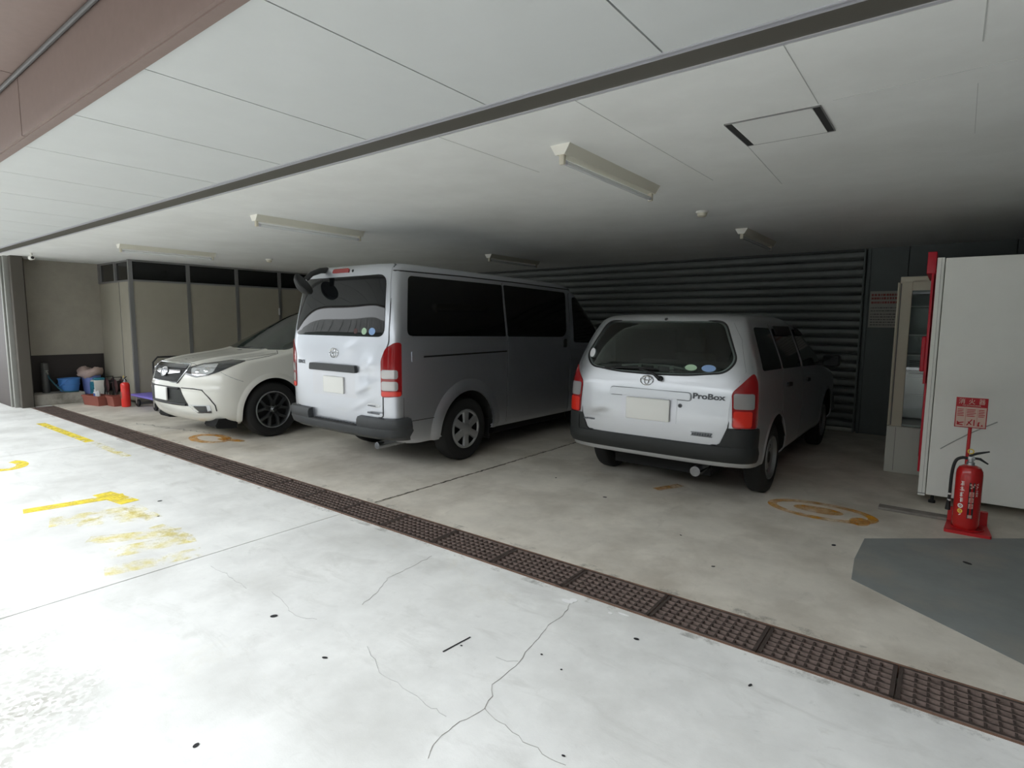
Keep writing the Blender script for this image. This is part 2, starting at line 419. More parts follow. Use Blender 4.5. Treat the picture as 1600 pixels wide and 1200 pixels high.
def hit(bvh, ax, u, v):
    o, d, t, w = AX[ax] if isinstance(ax, str) else ax
    p = o+t*u+w*v
    h = bvh.ray_cast(p, d)
    if h[0] is None:
        # outside the silhouette: slide to the nearest body point
        q = t*u+w*v; h = bvh.find_nearest(q+o*.12)
    n = h[1].normalized()
    if n.dot(d) > 0: n = -n
    return h[0], n
def patch_data(bvh, ax, outline, off=.004, thick=.004, nu=14, nv=14, disp=None):
    vmin = min(p[1] for p in outline); vmax = max(p[1] for p in outline)
    lv = sorted(set([round(p[1], 5) for p in outline]+[round(vmin+(vmax-vmin)*i/nv, 5) for i in range(nv+1)]))
    # thin out
    rows = [lv[0]]
    for x in lv[1:]:
        if x-rows[-1] > (vmax-vmin)*.004 or x == lv[-1]: rows.append(x)
    n = len(outline); G = []
    for v in rows:
        vv = min(max(v, vmin+1e-6), vmax-1e-6); us = []
        for i in range(n):
            (u0, v0), (u1, v1) = outline[i], outline[(i+1) % n]
            if (v0-vv)*(v1-vv) <= 0 and v0 != v1: us.append(u0+(u1-u0)*(vv-v0)/(v1-v0))
        a, b = min(us), max(us)
        G.append([(a+(b-a)*j/nu, v) for j in range(nu+1)])
    k = nu+1; R = len(G); top = []; bot = []
    for g in G:
        for u, v in g:
            p, nn = hit(bvh, ax, u, v); o2 = off+(disp(u, v) if disp else 0)
            top.append(p+nn*o2); bot.append(p-nn*thick)
    vs = top+bot; N = len(top); fs = []
    for i in range(R-1):
        for j in range(nu):
            a, b, c, d = i*k+j, i*k+j+1, (i+1)*k+j+1, (i+1)*k+j
            fs.append((a, b, c, d)); fs.append((N+d, N+c, N+b, N+a))
    bd = [(0, j) for j in range(k)]+[(i, nu) for i in range(1, R)]+[(R-1, j) for j in range(nu-1, -1, -1)]+[(i, 0) for i in range(R-2, 0, -1)]
    ids = [i*k+j for i, j in bd]
    for a, b in zip(ids, ids[1:]+ids[:1]): fs.append((a, N+a, N+b, b))
    return vs, fs
class Car:
    def __init__(s, root, bvh, body): s.root = root; s.bvh = bvh; s.body = body
    def patch(s, name, m, ax, outline, parent=None, mirror=False, both=False, **kw):
        vs, fs = patch_data(s.bvh, ax, outline, **kw); out = []
        for mi in ([False, True] if both else [mirror]):
            mb = MB(); mb.add([(-v[0] if mi else v[0], v[1], v[2]) for v in vs], fs)
            out.append(mb.build(name, m, parent or s.root, smooth=40))
        return out if both else out[0]
    def ringp(s, ax, c, r0, r1, a0, a1, off, nr=4, na=40, th=.006, prof=None):
        mb = MB(); top = []; bot = []
        for i in range(na+1):
            a = a0+(a1-a0)*i/na
            for j in range(nr+1):
                r = r0+(r1-r0)*j/nr; p, n = hit(s.bvh, ax, c[0]+r*math.cos(a), c[1]+r*math.sin(a))
                o2 = off*(prof[j] if prof else 1)
                top.append(p+n*o2); bot.append(p-n*th)
        k = nr+1; N = len(top); fs = []
        for i in range(na):
            for j in range(nr):
                q = (i*k+j, i*k+j+1, (i+1)*k+j+1, (i+1)*k+j); fs += [q, tuple(N+x for x in q[::-1])]
        bd = [i*k for i in range(na+1)]+[na*k+j for j in range(1, nr+1)]+[i*k+nr for i in range(na-1, -1, -1)]+[j for j in range(nr-1, 0, -1)]
        for a, b in zip(bd, bd[1:]+bd[:1]): fs.append((a, N+a, N+b, b))
        mb.add(top+bot, fs); return mb
    def seam(s, ax, pts, w=.006, off=.0015, mirror=False):
        """ribbon of dark gap along pts, conforming"""
        P = []
        for (u0, v0), (u1, v1) in zip(pts, pts[1:]):
            L = math.hypot(u1-u0, v1-v0); k = max(1, int(L/.05))
            for i in range(k): P.append((u0+(u1-u0)*i/k, v0+(v1-v0)*i/k))
        P.append(pts[-1]); mb = MB(); c = []
        for u, v in P:
            p, n = hit(s.bvh, ax, u, v); c.append(p+n*off*0)
        mb.tube([(-q[0], q[1], q[2]) if mirror else q for q in c], w/2, 6); return mb
    def text(s, txt, name, m, ax, cu, cv, w, h, parent=None, depth=.003, off=.006, shear=0, bold=.02):
        vs, fs = text_data(txt, 1, .5, bold)
        x0 = min(v.x for v in vs); x1 = max(v.x for v in vs); y0 = min(v.y for v in vs); y1 = max(v.y for v in vs)
        mb = MB(); out = []
        flip = -1 if ax in ('front', 'left') else 1
        for v in vs:
            uu = ((v.x-(x0+x1)/2)/(x1-x0)*w)*flip; vv = (v.y-(y0+y1)/2)/(y1-y0)*h
            p, n = hit(s.bvh, ax, cu+uu+shear*vv, cv+vv); out.append(p+n*(off+(depth if v.z > 0 else -.003)))
        mb.add(out, fs); return mb.build(name, m, parent or s.root, smooth=0, recalc=True)
    def loop(s, name, m, ax, loops, parent=None, r=.003, off=.008):
        mb = MB()
        for lp, closed in loops:
            mb.tube([hit(s.bvh, ax, u, v)[0]+hit(s.bvh, ax, u, v)[1]*off for u, v in lp], r, 6, closed=closed)
        return mb.build(name, m, parent or s.root)
    def wrap(s, rows_fn, prof, ymax=None, ymin=None, xr=(-9, 9), inner=.04):
        """band following the outline rows_fn(z): prof = [(z, off)]"""
        pass
def wrap_band(rows, prof, end='rear', ylim=None, xlim=None, inner=.05, zfun=None):
    """bumper-like solid hugging the end of a body table; prof=[(z,off)]; end rear: keeps y<ylim"""
    def row_at(z):
        best = None; K = (len(rows)-1)*40
        for i in range(K+1):
            r = hermite(rows, i/40)
            if best is None or abs(r[0]-z) < abs(best[0]-z): best = r
        return best
    grid_o = []; grid_i = []
    for z, off in prof:
        r = row_at(z)
        R = end_pts(r[3], r[4] if end == 'rear' else r[6], r[5] if end == 'rear' else r[7], 20, 16)
        pts = [(x, r[1]+dy) if end == 'rear' else (x, r[2]-dy) for x, dy in R]
        yl = pts[-1][1]; 
        for i in range(1, 25): pts.append((r[3], yl+(.03*i if end == 'rear' else -.03*i)))
        full = [(-x, y) for x, y in pts[::-1][:-1]]+pts
        if ylim is not None:
            full = [p for p in full if (p[1] <= ylim if end == 'rear' else p[1] >= ylim)]
        if xlim: full = [p for p in full if xlim[0] <= p[0] <= xlim[1]]
        # resample to fixed count
        d = [0]
        for a, b in zip(full, full[1:]): d.append(d[-1]+math.hypot(b[0]-a[0], b[1]-a[1]))
        NN = 60; res = []
        for i in range(NN+1):
            t = d[-1]*i/NN; j = max(0, min(len(d)-2, next((q for q in range(len(d)-1) if d[q+1] >= t), len(d)-2)))
            f = (t-d[j])/max(1e-9, d[j+1]-d[j]); res.append((full[j][0]+(full[j+1][0]-full[j][0])*f, full[j][1]+(full[j+1][1]-full[j][1])*f))
        go = []; gi = []
        for i, p in enumerate(res):
            a = Vector(res[max(0, i-1)]); b = Vector(res[min(NN, i+1)]); tt = (b-a).normalized(); nn = Vector((tt.y, -tt.x))
            if end != 'rear': nn = -nn
            zz = z+(zfun(p[0]) if zfun else 0)
            go.append((p[0]+nn.x*off, p[1]+nn.y*off, zz)); gi.append((p[0]-nn.x*inner, p[1]-nn.y*inner, zz))
        grid_o.append(go); grid_i.append(gi)
    K = 61; R = len(prof); vs = [p for g in grid_o for p in g]+[p for g in grid_i for p in g]; N = K*R; fs = []
    for i in range(R-1):
        for j in range(K-1):
            q = (i*K+j, i*K+j+1, (i+1)*K+j+1, (i+1)*K+j); fs += [q, tuple(N+x for x in q[::-1])]
    bd = [j for j in range(K)]+[i*K+K-1 for i in range(1, R)]+[(R-1)*K+j for j in range(K-2, -1, -1)]+[i*K for i in range(R-2, 0, -1)]
    for a, b in zip(bd, bd[1:]+bd[:1]): fs.append((a, N+a, N+b, b))
    mb = MB(); mb.add(vs, fs); return mb
def arch_cutter(y, z, r, sx, depth=.40, w=.9):
    mb = MB(); a = (w-depth) if sx > 0 else -(w+.2); b = (w+.2) if sx > 0 else -(w-depth)
    n = 40; pts = [(y+r*math.cos(2*PI*i/n), z+r*math.sin(2*PI*i/n)) for i in range(n)]
    # extend down
    mb.prism(pts, a, b, 'x'); return mb
def wheel(root, x, y, R, width, rim_r, style, side):
    """side=+1: outer face towards +x.  returns wheel Empty-less part: tyre mesh with rim children"""
    s = side; w = width
    prof = [(rim_r-.005, 0), (rim_r, w*.06), (rim_r+.015, w*.01), (rim_r+(R-rim_r)*.45, -.012*0+w*-.02), (R-.022, w*.05), (R-.006, w*.14), (R, w*.24)]
    full = [(r, a) for r, a in prof]+[(r, w-a) for r, a in prof[::-1]]
    mb = MB(); mb.lathe([(r, s*(-a)) for r, a in full]+[(full[0][0], s*(-full[0][1]))], 'x', (0, 0, 0), 56, caps=False)
    # tread grooves as ribs
    for k in range(3):
        a = w*(.34+.16*k); mb.lathe([(R-.004, s*-(a-.003)), (R-.012, s*-a), (R-.004, s*-(a+.003))], 'x', (0, 0, 0), 56, caps=False)
    ty = mb.build('tyre', M['tyre'], root, smooth=30); ty.location = (x, y, R)
    rb = MB()
    if style == 'cap6':
        rb.lathe([(rim_r+.008, -s*.012), (rim_r+.004, s*.004), (rim_r-.012, s*.008), (rim_r-.026, -s*.004)], 'x', (0, 0, 0), 56, caps=False)
        rb.lathe([(0, s*.016), (.045, s*.015), (.06, s*.010), (.085, s*.004), (.085, -s*.012)], 'x', (0, 0, 0), 36)
        for k in range(6):
            t = 2*PI*(k+.5)/6+.0; c, sn = math.cos(t), math.sin(t)
            def P(r, tt, a): return (a, r*c-tt*sn, r*sn+tt*c)
            pr = [(.06, .040), (.11, .040), (rim_r-.015, .047)]
            vs = []
            for r, hw in pr:
                for tt, a in ((-hw, -.014), (-hw*.8, .006 if r > .07 else .012), (hw*.8, .006 if r > .07 else .012), (hw, -.014)): vs.append(P(r, tt, s*a))
            fs = [(i*4+j, i*4+j+1, i*4+j+5, i*4+j+4) for i in range(2) for j in range(3)]+[(0, 1, 2, 3), (8, 9, 10, 11)]+[(0, 4, 7, 3), (4, 8, 11, 7)]
            rb.add(vs, fs)
        rm, dk = M['cap_silver'], M['wheel_dark']
    elif style == 'steel':
        rb.lathe([(rim_r+.006, -s*.008), (rim_r+.002, s*.003), (rim_r-.010, s*.002), (rim_r-.02, -s*.025), (rim_r-.045, -s*.045), (.105, -s*.03), (.085, -s*.012), (.06, -s*.022), (0, -s*.022)], 'x', (0, 0, 0), 48, caps=False)
        rm, dk = M['steel_wheel'], M['black']
    else:
        rb.lathe([(rim_r+.006, -s*.012), (rim_r+.002, s*.004), (rim_r-.008, s*.004), (rim_r-.018, -s*.012), (rim_r-.03, -s*.06)], 'x', (0, 0, 0), 56, caps=False)
        rb.lathe([(0, s*.004), (.035, s*.003), (.05, -s*.01), (.06, -s*.03)], 'x', (0, 0, 0), 32)
        for k in range(5):
            t = 2*PI*k/5+PI/2
            for dv in (-1, 1):
                def P(r, ang, hw, a):
                    c, sn = math.cos(ang), math.sin(ang); return (a, r*c-hw*sn, r*sn+hw*c)
                vs = []
                for r, dang, hw, a in ((.035, .05, .024, -.004), (.11, .13, .021, -.004), (rim_r-.05, .30, .020, -.004), (rim_r-.008, .33, .026, -.008)):
                    for q, aa in ((-hw, -.035), (-hw*.75, a), (hw*.75, a), (hw, -.035)): vs.append(P(r, t+dv*dang, q, s*aa))
                rb.add(vs, [(i*4+j, i*4+j+1, i*4+j+5, i*4+j+4) for i in range(3) for j in range(3)]+[(0, 1, 2, 3), (12, 13, 14, 15)]+[(i*4, i*4+4, i*4+7, i*4+3) for i in range(3)])
        rm, dk = M['alloy'], M['black']
    rim = rb.build('rim', rm, ty, smooth=25)
    bk = MB(); bk.lathe([(0, -s*.075), (rim_r-.012, -s*.075), (rim_r-.004, -s*.03)] if style != 'steel' else [(0, -s*.019), (.05, -s*.019), (.055, -s*.024)], 'x', (0, 0, 0), 40, caps=False)
    if style == 'steel':
        for k in range(10):
            t = 2*PI*k/10; bk.lathe([(0, -s*.0385), (.012, -s*.0385), (.014, -s*.046)], 'x', (0, (rim_r-.042)*math.cos(t), (rim_r-.042)*math.sin(t)), 12)
    bk.build('hub_cap' if style == 'steel' else 'brake_disc', dk, ty)
    if style == 'alloy':
        lp = MB(); lp.lathe([(rim_r+.005, -s*.004), (rim_r+.001, s*.006), (rim_r-.008, s*.005), (rim_r-.012, -s*.004)], 'x', (0, 0, 0), 56, caps=False); lp.build('rim_lip', M['cap_silver'], ty)
        cb = MB(); cb.lathe([(0, s*.010), (.02, s*.009), (.028, s*.002)], 'x', (0, 0, 0), 24); cb.build('centre_cap', M['chrome_dark'], ty)
    return ty
M['alloy'] = mat('alloy', (.13, .135, .14), .3, metal=.8)
# ------------------------------------------------------------------ silver van (tailgate towards the street)
def ell_emblem(car, cx, cz, a, b, ax='rear', parent=None):
    L = [(ellipse(cx, cz, a, b), True), (ellipse(cx, cz+b*.08, a*.36, b*.88, 20), True), (ellipse(cx, cz+b*.42, a*.74, b*.40, 20), True)]
    return car.loop('emblem', M['chrome'], ax, L, parent, r=a*.075, off=.009)

def build_van():
    root = empty('van', (-4.87, 4.50, 0))
    tag(root, 'silver van with dented tailgate, parked between the white car and the small wagon', 'van')
    sh = lambda x, y, z: (x, y, z-.012*(y+1.0)*min(1, z/.6))
    rows = [(.30, -.82, 3.40, .800, .22, 4, .5, 3.5), (.345, -.90, 3.44, .828, .22, 4, .5, 3.5), (.375, -1.03, 3.46, .835, .22, 4, .5, 3.5), (.55, -1.055, 3.52, .845, .20, 4.5, .5, 3.5),
            (.80, -1.06, 3.54, .8475, .20, 4.5, .5, 3.5), (1.0, -1.06, 3.50, .8475, .20, 4.5, .5, 3.5), (1.20, -1.053, 3.36, .845, .19, 4.5, .5, 3.3),
            (1.34, -1.04, 3.15, .835, .18, 4.5, .45, 3), (1.61, -1.0, 2.85, .792, .18, 4.5, .42, 3), (1.91, -.955, 2.5, .742, .19, 4.2, .40, 3),
            (1.985, -.94, 2.38, .725, .20, 4, .4, 3), (2.025, -.90, 2.2, .69, .22, 3.5, .4, 2.8), (2.045, -.80, 2.0, .62, .25, 3, .4, 2.5),
            (2.06, -.55, 1.6, .45, .3, 2.5, .4, 2.2), (2.065, -.2, 1.0, .2, .2, 2, .3, 2)]
    cut = [(arch_cutter(yy, .335, .425, sx), 1) for yy in (0, 2.57) for sx in (1, -1)]
    body, bvh = make_body(rows, [M['silver'], M['arch']], cut, root, post=sh)
    C = Car(root, bvh, body)
    ub = MB(); ub.box(-.72, .72, -.78, -.48, .30, .5); ub.box(-.42, .42, -.5, 3.2, .22, .5); ub.box(-.74, .74, .5, 2.1, .2, .5); ub.build('underbody', M['arch'], root)
    # tailgate with its dents
    dents = [(.47, .98, .09, .07, -.012), (.56, 1.06, .05, .05, .012), (.42, 1.12, .05, .07, -.006), (.50, .86, .12, .03, .008), (.60, .93, .05, .10, -.008), (.25, 1.22, .10, .05, .006), (.45, .70, .16, .03, .006)]
    def disp(x, z):
        d = .014*math.exp(-((x-.50)/.15)**4-((z-.98)/.20)**4)
        for cx, cz, sx, sz, a in dents: d += a*math.exp(-((x-cx)/sx)**2-((z-cz-.4*(x-cx))/sz)**2)
        return d
    gate_out = rpoly([(-.70, .585), (.70, .585), (.705, .8), (.70, 1.13), (.765, 1.29), (.735, 1.6), (.68, 2.015), (-.68, 2.015), (-.735, 1.6), (-.765, 1.29), (-.70, 1.13), (-.705, .8)], .025, 3)
    gate = C.patch('tailgate', M['silver'], 'rear', gate_out, off=.006, thick=.004, nu=70, nv=80, disp=disp)
    C.loop('tailgate_gap', M['black'], 'rear', [([(x*1.006, z+(.003 if z > 1.5 else -.003)) for x, z in gate_out], True)], root, r=.0035, off=.002)
    C.patch('rear_window', M['rear_glass'], 'rear', rpoly([(-.72, 1.335), (.72, 1.335), (.655, 1.92), (-.65, 1.915)], .09), gate, off=.010, thick=.003, nu=30, nv=24)
    C.patch('plate_recess', M['plate_recess'], 'rear', rpoly([(-.36, .735), (.36, .735), (.36, 1.0), (-.36, 1.0)], .03), gate, off=.008, thick=.004, nu=8, nv=8)
    mb = MB(); mb.prism(rpoly([(-.375, .985), (.385, .985), (.375, 1.055), (-.365, 1.055)], .02), -1.105, -1.05, 'y'); mb.build('plate_garnish', M['grey_plastic'], gate)
    mb = MB(); mb.box(-.165, .165, -1.084, -1.066, .765, .93, .006); mb.build('license_plate', M['plate_white'], gate)
    ell_emblem(C, 0, 1.165, .066, .046, parent=gate)
    C.text('HIACE', 'lettering', M['letter_grey'], 'rear', -.57, 1.055, .13, .038, gate, off=.008)
    C.patch('oval_badge', M['sticker_white'], 'rear', ellipse(.59, .69, .085, .021), gate, off=.009, nu=8, nv=8)
    mb = MB()
    for k in range(7): mb.box(.535+k*.016, .547+k*.016, -1.0805, -1.0745, .684, .694)
    mb.build('badge_print', M['letter_grey'], gate)
    mb = MB()
    for k in range(8): mb.box(.525+k*.022, .541+k*.022, -1.0785, -1.0705, .612, .627)
    mb.build('trim_lettering', M['letter_grey'], gate)
    for nm, mm, cx, rx, rz in (('window_sticker', 'sticker_blue', .565, .042, .034), ('window_sticker', 'sticker_green', .455, .036, .032), ('window_sticker', 'maroon', .33, .028, .026)):
        C.patch(nm, M[mm], 'rear', ellipse(cx, 1.385, rx, rz), gate, off=.0115, nu=6, nv=6)
    C.patch('brake_light', M['red_lens'], 'rear', rpoly([(-.135, 1.955), (.135, 1.955), (.125, 1.993), (-.125, 1.993)], .015), gate, off=.016, thick=.006, nu=8, nv=4)
    mb = MB(); p, n = hit(bvh, 'rear', .185, 1.97); mb.lathe([(0, -.012), (.013, -.010), (.016, .0), (.016, .01)], 'y', p[:], 14); mb.build('rear_camera', M['black'], gate)
    # convex mirror on its arm at the upper left corner of the gate
    mb = MB(); mb.tube([(-.27, -.92, 2.0), (-.28, -1.00, 1.99), (-.31, -1.08, 1.955), (-.35, -1.12, 1.90)], [.03, .028, .026, .026], 12)
    m2 = mb.build('mirror_arm', M['black_plastic'], root)
    mb = MB(); mb.lathe([(0, -.07), (.05, -.062), (.085, -.035), (.100, .0), (.096, .014), (0, .018)], 'z', (0, 0, 0), 28)
    mb.xf(Matrix.Translation((-.385, -1.13, 1.85)) @ Matrix.Rotation(.75, 4, 'Y') @ Matrix.Rotation(-.3, 4, 'X') @ Matrix.Diagonal((1.45, .9, 1, 1)).to_4x4()); mb.build('rear_view_mirror', M['black_plastic'], m2)
    # tail lights
    ol = rpoly([(-.244, .775), (-.062, .785), (-.062, 1.285), (-.115, 1.287), (-.20, 1.23), (-.244, 1.12)], .03)
    for t in C.patch('tail_light', M['red_lens'], 'rear_right', ol, both=True, off=.012, thick=.01, nu=12, nv=20):
        pass
    tl = [o for o in root.children if o.name.startswith('tail_light')]
    for z0, z1 in ((.84, .925), (.95, 1.033)):
        a, b = C.patch('reverse_lens', M['clear_lens'], 'rear_right', rpoly([(-.238, z0), (-.095, z0), (-.095, z1), (-.238, z1)], .02), both=True, off=.015, nu=6, nv=6)
        a.parent = tl[0]; b.parent = tl[1]
    a, b = C.patch('brake_lens', M['red_bright'], 'rear_right', rpoly([(-.238, .785), (-.07, .79), (-.07, .83), (-.238, .83)], .01), both=True, off=.0145, nu=6, nv=4)
    a.parent = tl[0]; b.parent = tl[1]
    # side glass, doors (right side in view; left mirrored)
    for ax, sfx in (('right', 0), ('left', 1)):
        rw = [(-.845, 1.345, .07), (.655, 1.32, .02), (.685, 1.905, .02), (-.74, 1.915, .05)]
        C.patch('side_window', M['privacy'], ax, rpoly(rw), off=.004, nu=24, nv=14)
        door = rpoly([(.675, .33), (1.99, .30), (2.03, 1.3), (2.11, 1.92), (.70, 1.935)], .03)
        C.patch('sliding_door_gap', M['black'], ax, [(u+(.006 if u > 1.4 else -.006), v) for u, v in door], off=.001, nu=20, nv=20)
        d = C.patch('sliding_door', M['silver'], ax, door, off=.004, nu=30, nv=30)
        C.patch('door_window', M['privacy'], ax, rpoly([(.69, 1.318, .02), (1.95, 1.295, .14), (2.04, 1.88, .05), (.715, 1.905, .02)]), d, off=.008, nu=20, nv=14)
        C.patch('door_handle', M['black_plastic'], ax, rpoly([(1.86, 1.16), (1.93, 1.16), (1.94, 1.27), (1.87, 1.27)], .03), d, off=.022, thick=.0, nu=6, nv=6)
        fd = rpoly([(2.02, .30), (2.86, .32), (3.02, .7), (3.03, 1.1), (2.75, 1.5), (2.45, 1.86), (2.13, 1.88), (2.06, 1.3)], .03)
        C.patch('front_door_gap', M['black'], ax, [(u+(.006 if u > 2.5 else -.006), v+.002) for u, v in fd], off=.001, nu=18, nv=20)
        d = C.patch('front_door', M['silver'], ax, fd, off=.004, nu=20, nv=30)
        C.patch('door_window', M['dark_glass'], ax, rpoly([(2.13, 1.22), (2.86, 1.19), (2.70, 1.5), (2.42, 1.81), (2.20, 1.83)], .05), d, off=.008, nu=12, nv=14)
        C.patch('rail_cover', M['silver'], ax, rpoly([(-.80, 1.10), (.665, 1.115), (.665, 1.205), (-.80, 1.20)], .012), off=.007, nu=16, nv=4)
        C.patch('rail_slot', M['black'], ax, rpoly([(-.65, 1.135), (.66, 1.145), (.66, 1.160), (-.65, 1.152)], .004), off=.009, nu=16, nv=2)
        sm = C.seam(ax, [(-.80, .535), (-.41, .53)], .006); sm.build('quarter_seam', M['black'], root)
        sm = C.seam(ax, [(-.92, 1.955), (0, 1.96), (1.0, 1.95), (2.2, 1.925)], .014); sm.build('roof_gutter', M['black'], root)
        sm = C.seam(ax, [(-.905, .58), (-.905, .77)], .004); sm.build('corner_seam', M['black'], root)
        for yy in (0, 2.57):
            mb = C.ringp(ax, (yy, .335), .425, .55, -.35, PI+.35, .022, prof=[1, 1, .85, .4, .0]); mb.build('wheel_arch_flare', M['silver'], root)
    # seam of the rear corner (above the tail lights), bumper with step, wheels
    low = wrap_band(rows, [(.355, .0), (.362, .045), (.40, .062), (.455, .066), (.475, .060)], ylim=-.83, inner=.06)
    bp = low.build('rear_bumper', M['grey_plastic'], root)
    for lim in ((-9, -.375), (.375, 9)):
        wrap_band(rows, [(.47, .058), (.50, .064), (.545, .060), (.572, .045), (.578, .0)], ylim=-.83, xlim=lim, inner=.05).build('bumper_shoulder', M['grey_plastic'], bp)
    mb = MB(); mb.box(-.37, .37, -1.10, -1.0, .470, .482)
    for k in range(14): mb.box(-.33+k*.05, -.30+k*.05, -1.095, -1.055, .482, .487)
    mb.build('step_plate', M['black_plastic'], bp)
    mb = MB(); mb.box(-.37, .37, -1.045, -1.0, .482, .585); mb.build('step_recess', M['black'], bp)
    mb = MB(); mb.lathe([(.030, -1.03), (.034, -1.03), (.034, -.5), (.0, -.5)], 'y', (.60, 0, .30), 20); mb.lathe([(0, -.98), (.03, -.98)], 'y', (.60, 0, .30), 20); mb.build('exhaust_pipe', M['chrome_dark'], root)
    for yy in (0, 2.57):
        for s in (1, -1): wheel(root, s*.815, yy, .342, .19, .205, 'cap6', s)
    for s in (1, -1):
        mb = MB(); mb.box(s*.60, s*.80, .40, .408, .17, .40); mb.build('mud_flap', M['black'], root)
    # front end (faces the back wall)
    C.patch('windshield', M['windshield'], 'front', rpoly([(-.72, 1.28), (.72, 1.28), (.60, 1.88), (-.60, 1.88)], .08), off=.006, nu=20, nv=20)
    C.patch('headlight', M['head_lens'], 'front', rpoly([(.48, .78), (.74, .82), (.74, 1.02), (.55, .98)], .03), both=True, off=.01, nu=8, nv=8)
    C.patch('front_grille', M['black_plastic'], 'front', rpoly([(-.42, .80), (.42, .80), (.48, .98), (-.48, .98)], .03), off=.01, nu=10, nv=6)
    wrap_band(rows, [(.30, .0), (.32, .04), (.50, .05), (.66, .03), (.68, 0)], end='front', ylim=2.95, inner=.05).build('front_bumper', M['silver'], root)
    for s in (1, -1):
        mb = MB(); mb.box(.88*s-.06, .88*s+.06, 2.78, 2.88, 1.22, 1.48, .03); mb.tube([(.80*s, 2.80, 1.24), (.88*s, 2.83, 1.28)], .02); mb.build('door_mirror', M['black_plastic'], root)
    return root
build_van()

# ------------------------------------------------------------------ small silver wagon
def build_wagon():
    root = empty('station_wagon', (-1.98, 5.35, 0))
    tag(root, 'small silver station wagon with black bumper parked nearest the vending machine', 'car')
    rows = [(.25, -.40, 3.25, .74, .25, 3.5, .4, 3), (.325, -.62, 3.28, .812, .25, 3.5, .45, 3), (.352, -.83, 3.30, .822, .25, 3.5, .45, 3), (.45, -.85, 3.33, .832, .24, 3.6, .45, 3), (.70, -.86, 3.33, .836, .24, 3.6, .45, 3),
            (.82, -.855, 3.28, .836, .24, 3.5, .45, 2.8), (.93, -.845, 3.0, .834, .24, 3.4, .5, 2.5), (1.02, -.825, 2.35, .826, .24, 3.3, .4, 2.5),
            (1.12, -.80, 2.15, .806, .24, 3.2, .35, 2.5), (1.30, -.735, 1.75, .745, .23, 3.2, .3, 2.5), (1.46, -.655, 1.35, .682, .23, 3, .3, 2.5),
            (1.52, -.61, 1.1, .645, .24, 2.8, .3, 2.5), (1.548, -.55, .9, .60, .26, 2.6, .3, 2.3), (1.563, -.42, .6, .50, .3, 2.3, .3, 2.2), (1.57, -.2, .3, .25, .2, 2, .2, 2)]
    cut = [(arch_cutter(yy, .31, .395, sx, depth=.36), 1) for yy in (-.03, 2.52) for sx in (1, -1)]
    win = rpoly([(-.53, 1.50), (.53, 1.50), (.672, 1.19), (.60, 1.095), (.3, 1.062), (0, 1.055), (-.3, 1.062), (-.60, 1.095), (-.672, 1.19)], .07)
    c0 = MB(); c0.prism([(x*.97, 1.28+(z-1.28)*.95) for x, z in win], -1.3, -.35, 'y')
    c1 = MB(); c1.box(-.58, .58, -.50, 1.2, .66, 1.43)
    body, bvh = make_body(rows, [M['silver2'], M['arch'], M['interior']], cut+[(c0, 2), (c1, 2)], root)
    C = Car(root, bvh, body)
    ub = MB(); ub.box(-.45, .45, -.55, 3.0, .19, .5); ub.box(-.70, .70, .55, 2.2, .19, .5); ub.build('underbody', M['arch'], root)
    # cabin seen through the tailgate glass
    mb = MB()
    for s in (1, -1): mb.box(s*.30-.24, s*.30+.24, .98, 1.10, .66, 1.15, .05); mb.box(s*.30-.12, s*.30+.12, 1.0, 1.08, 1.17, 1.33, .035)
    mb.build('front_seats', M['seat'], root)
    mb = MB(); mb.box(-.56, .56, .10, .22, .665, 1.12, .05); mb.build('rear_bench', M['seat'], root)
    mb = MB(); pts = [(-.30, -.765, 1.112), (-.12, -.775, 1.130), (.10, -.775, 1.130), (.30, -.765, 1.105)]; mb.tube(pts, .008, 8)
    for q in (-.12, .02, .16, .28): mb.box(q-.014, q+.014, -.79, -.765, 1.10, 1.132)
    mb.build('inner_trim_rail', M['white_plastic'], root)
    gate_out = rpoly([(-.625, .53), (.625, .53), (.675, .63), (.692, .95), (.738, 1.11), (.665, 1.36), (.56, 1.525), (-.56, 1.525), (-.665, 1.36), (-.738, 1.11), (-.692, .95), (-.675, .63)], .04, 4)
    # tailgate: the gate skin surrounds the window opening, so it is built as a lower skin and an upper frame
    low = [(x, z) for x, z in gate_out if z < 1.0]
    gl = rpoly([(-.585, .53), (.585, .53), (.645, .655), (.665, .95), (.70, 1.03), (-.70, 1.03), (-.665, .95), (-.645, .655)], .03, 4)
    C.loop('tailgate_gap', M['black'], 'rear', [([(-.675, .95), (-.652, .66), (-.60, .54), (-.575, .525), (.575, .525), (.60, .54), (.652, .66), (.675, .95)], False)], root, r=.004, off=.002)
    gate = C.patch('tailgate', M['silver2'], 'rear', gl, off=.005, thick=.004, nu=40, nv=30,
                   disp=lambda x, z: .010*math.exp(-((x+.47)/.12)**4-((z-.80)/.12)**4)-.006*math.exp(-((x+.52)/.10)**2-((z-.86)/.09)**2)+.004*math.exp(-((x+.46)/.06)**2-((z-.74-.5*(x+.46))/.03)**2)-.003*math.exp(-((x+.42)/.08)**2-((z-.70)/.03)**2))
    C.patch('rear_window', M['tint'], 'rear', win, gate, off=.004, thick=.001, nu=30, nv=24)
    C.loop('window_seal', M['black'], 'rear', [(win, True)], gate, r=.008, off=.003)
    for s in (1, -1):
        sm = C.seam('rear', [(s*.705, 1.03), (s*.74, 1.11), (s*.668, 1.36), (s*.56, 1.53)], .0025); sm.build('gate_side_seam', M['letter_grey'], root)
    C.patch('handle_garnish', M['silver2'], 'rear', rpoly([(-.37, .865), (.36, .865), (.355, .92), (-.35, .925)], .025), gate, off=.022, thick=.004, nu=20, nv=8)
    C.loop('garnish_edge', M['letter_grey'], 'rear', [(rpoly([(-.375, .860), (.365, .860), (.36, .925), (-.355, .93)], .025), True)], gate, r=.003, off=.006)
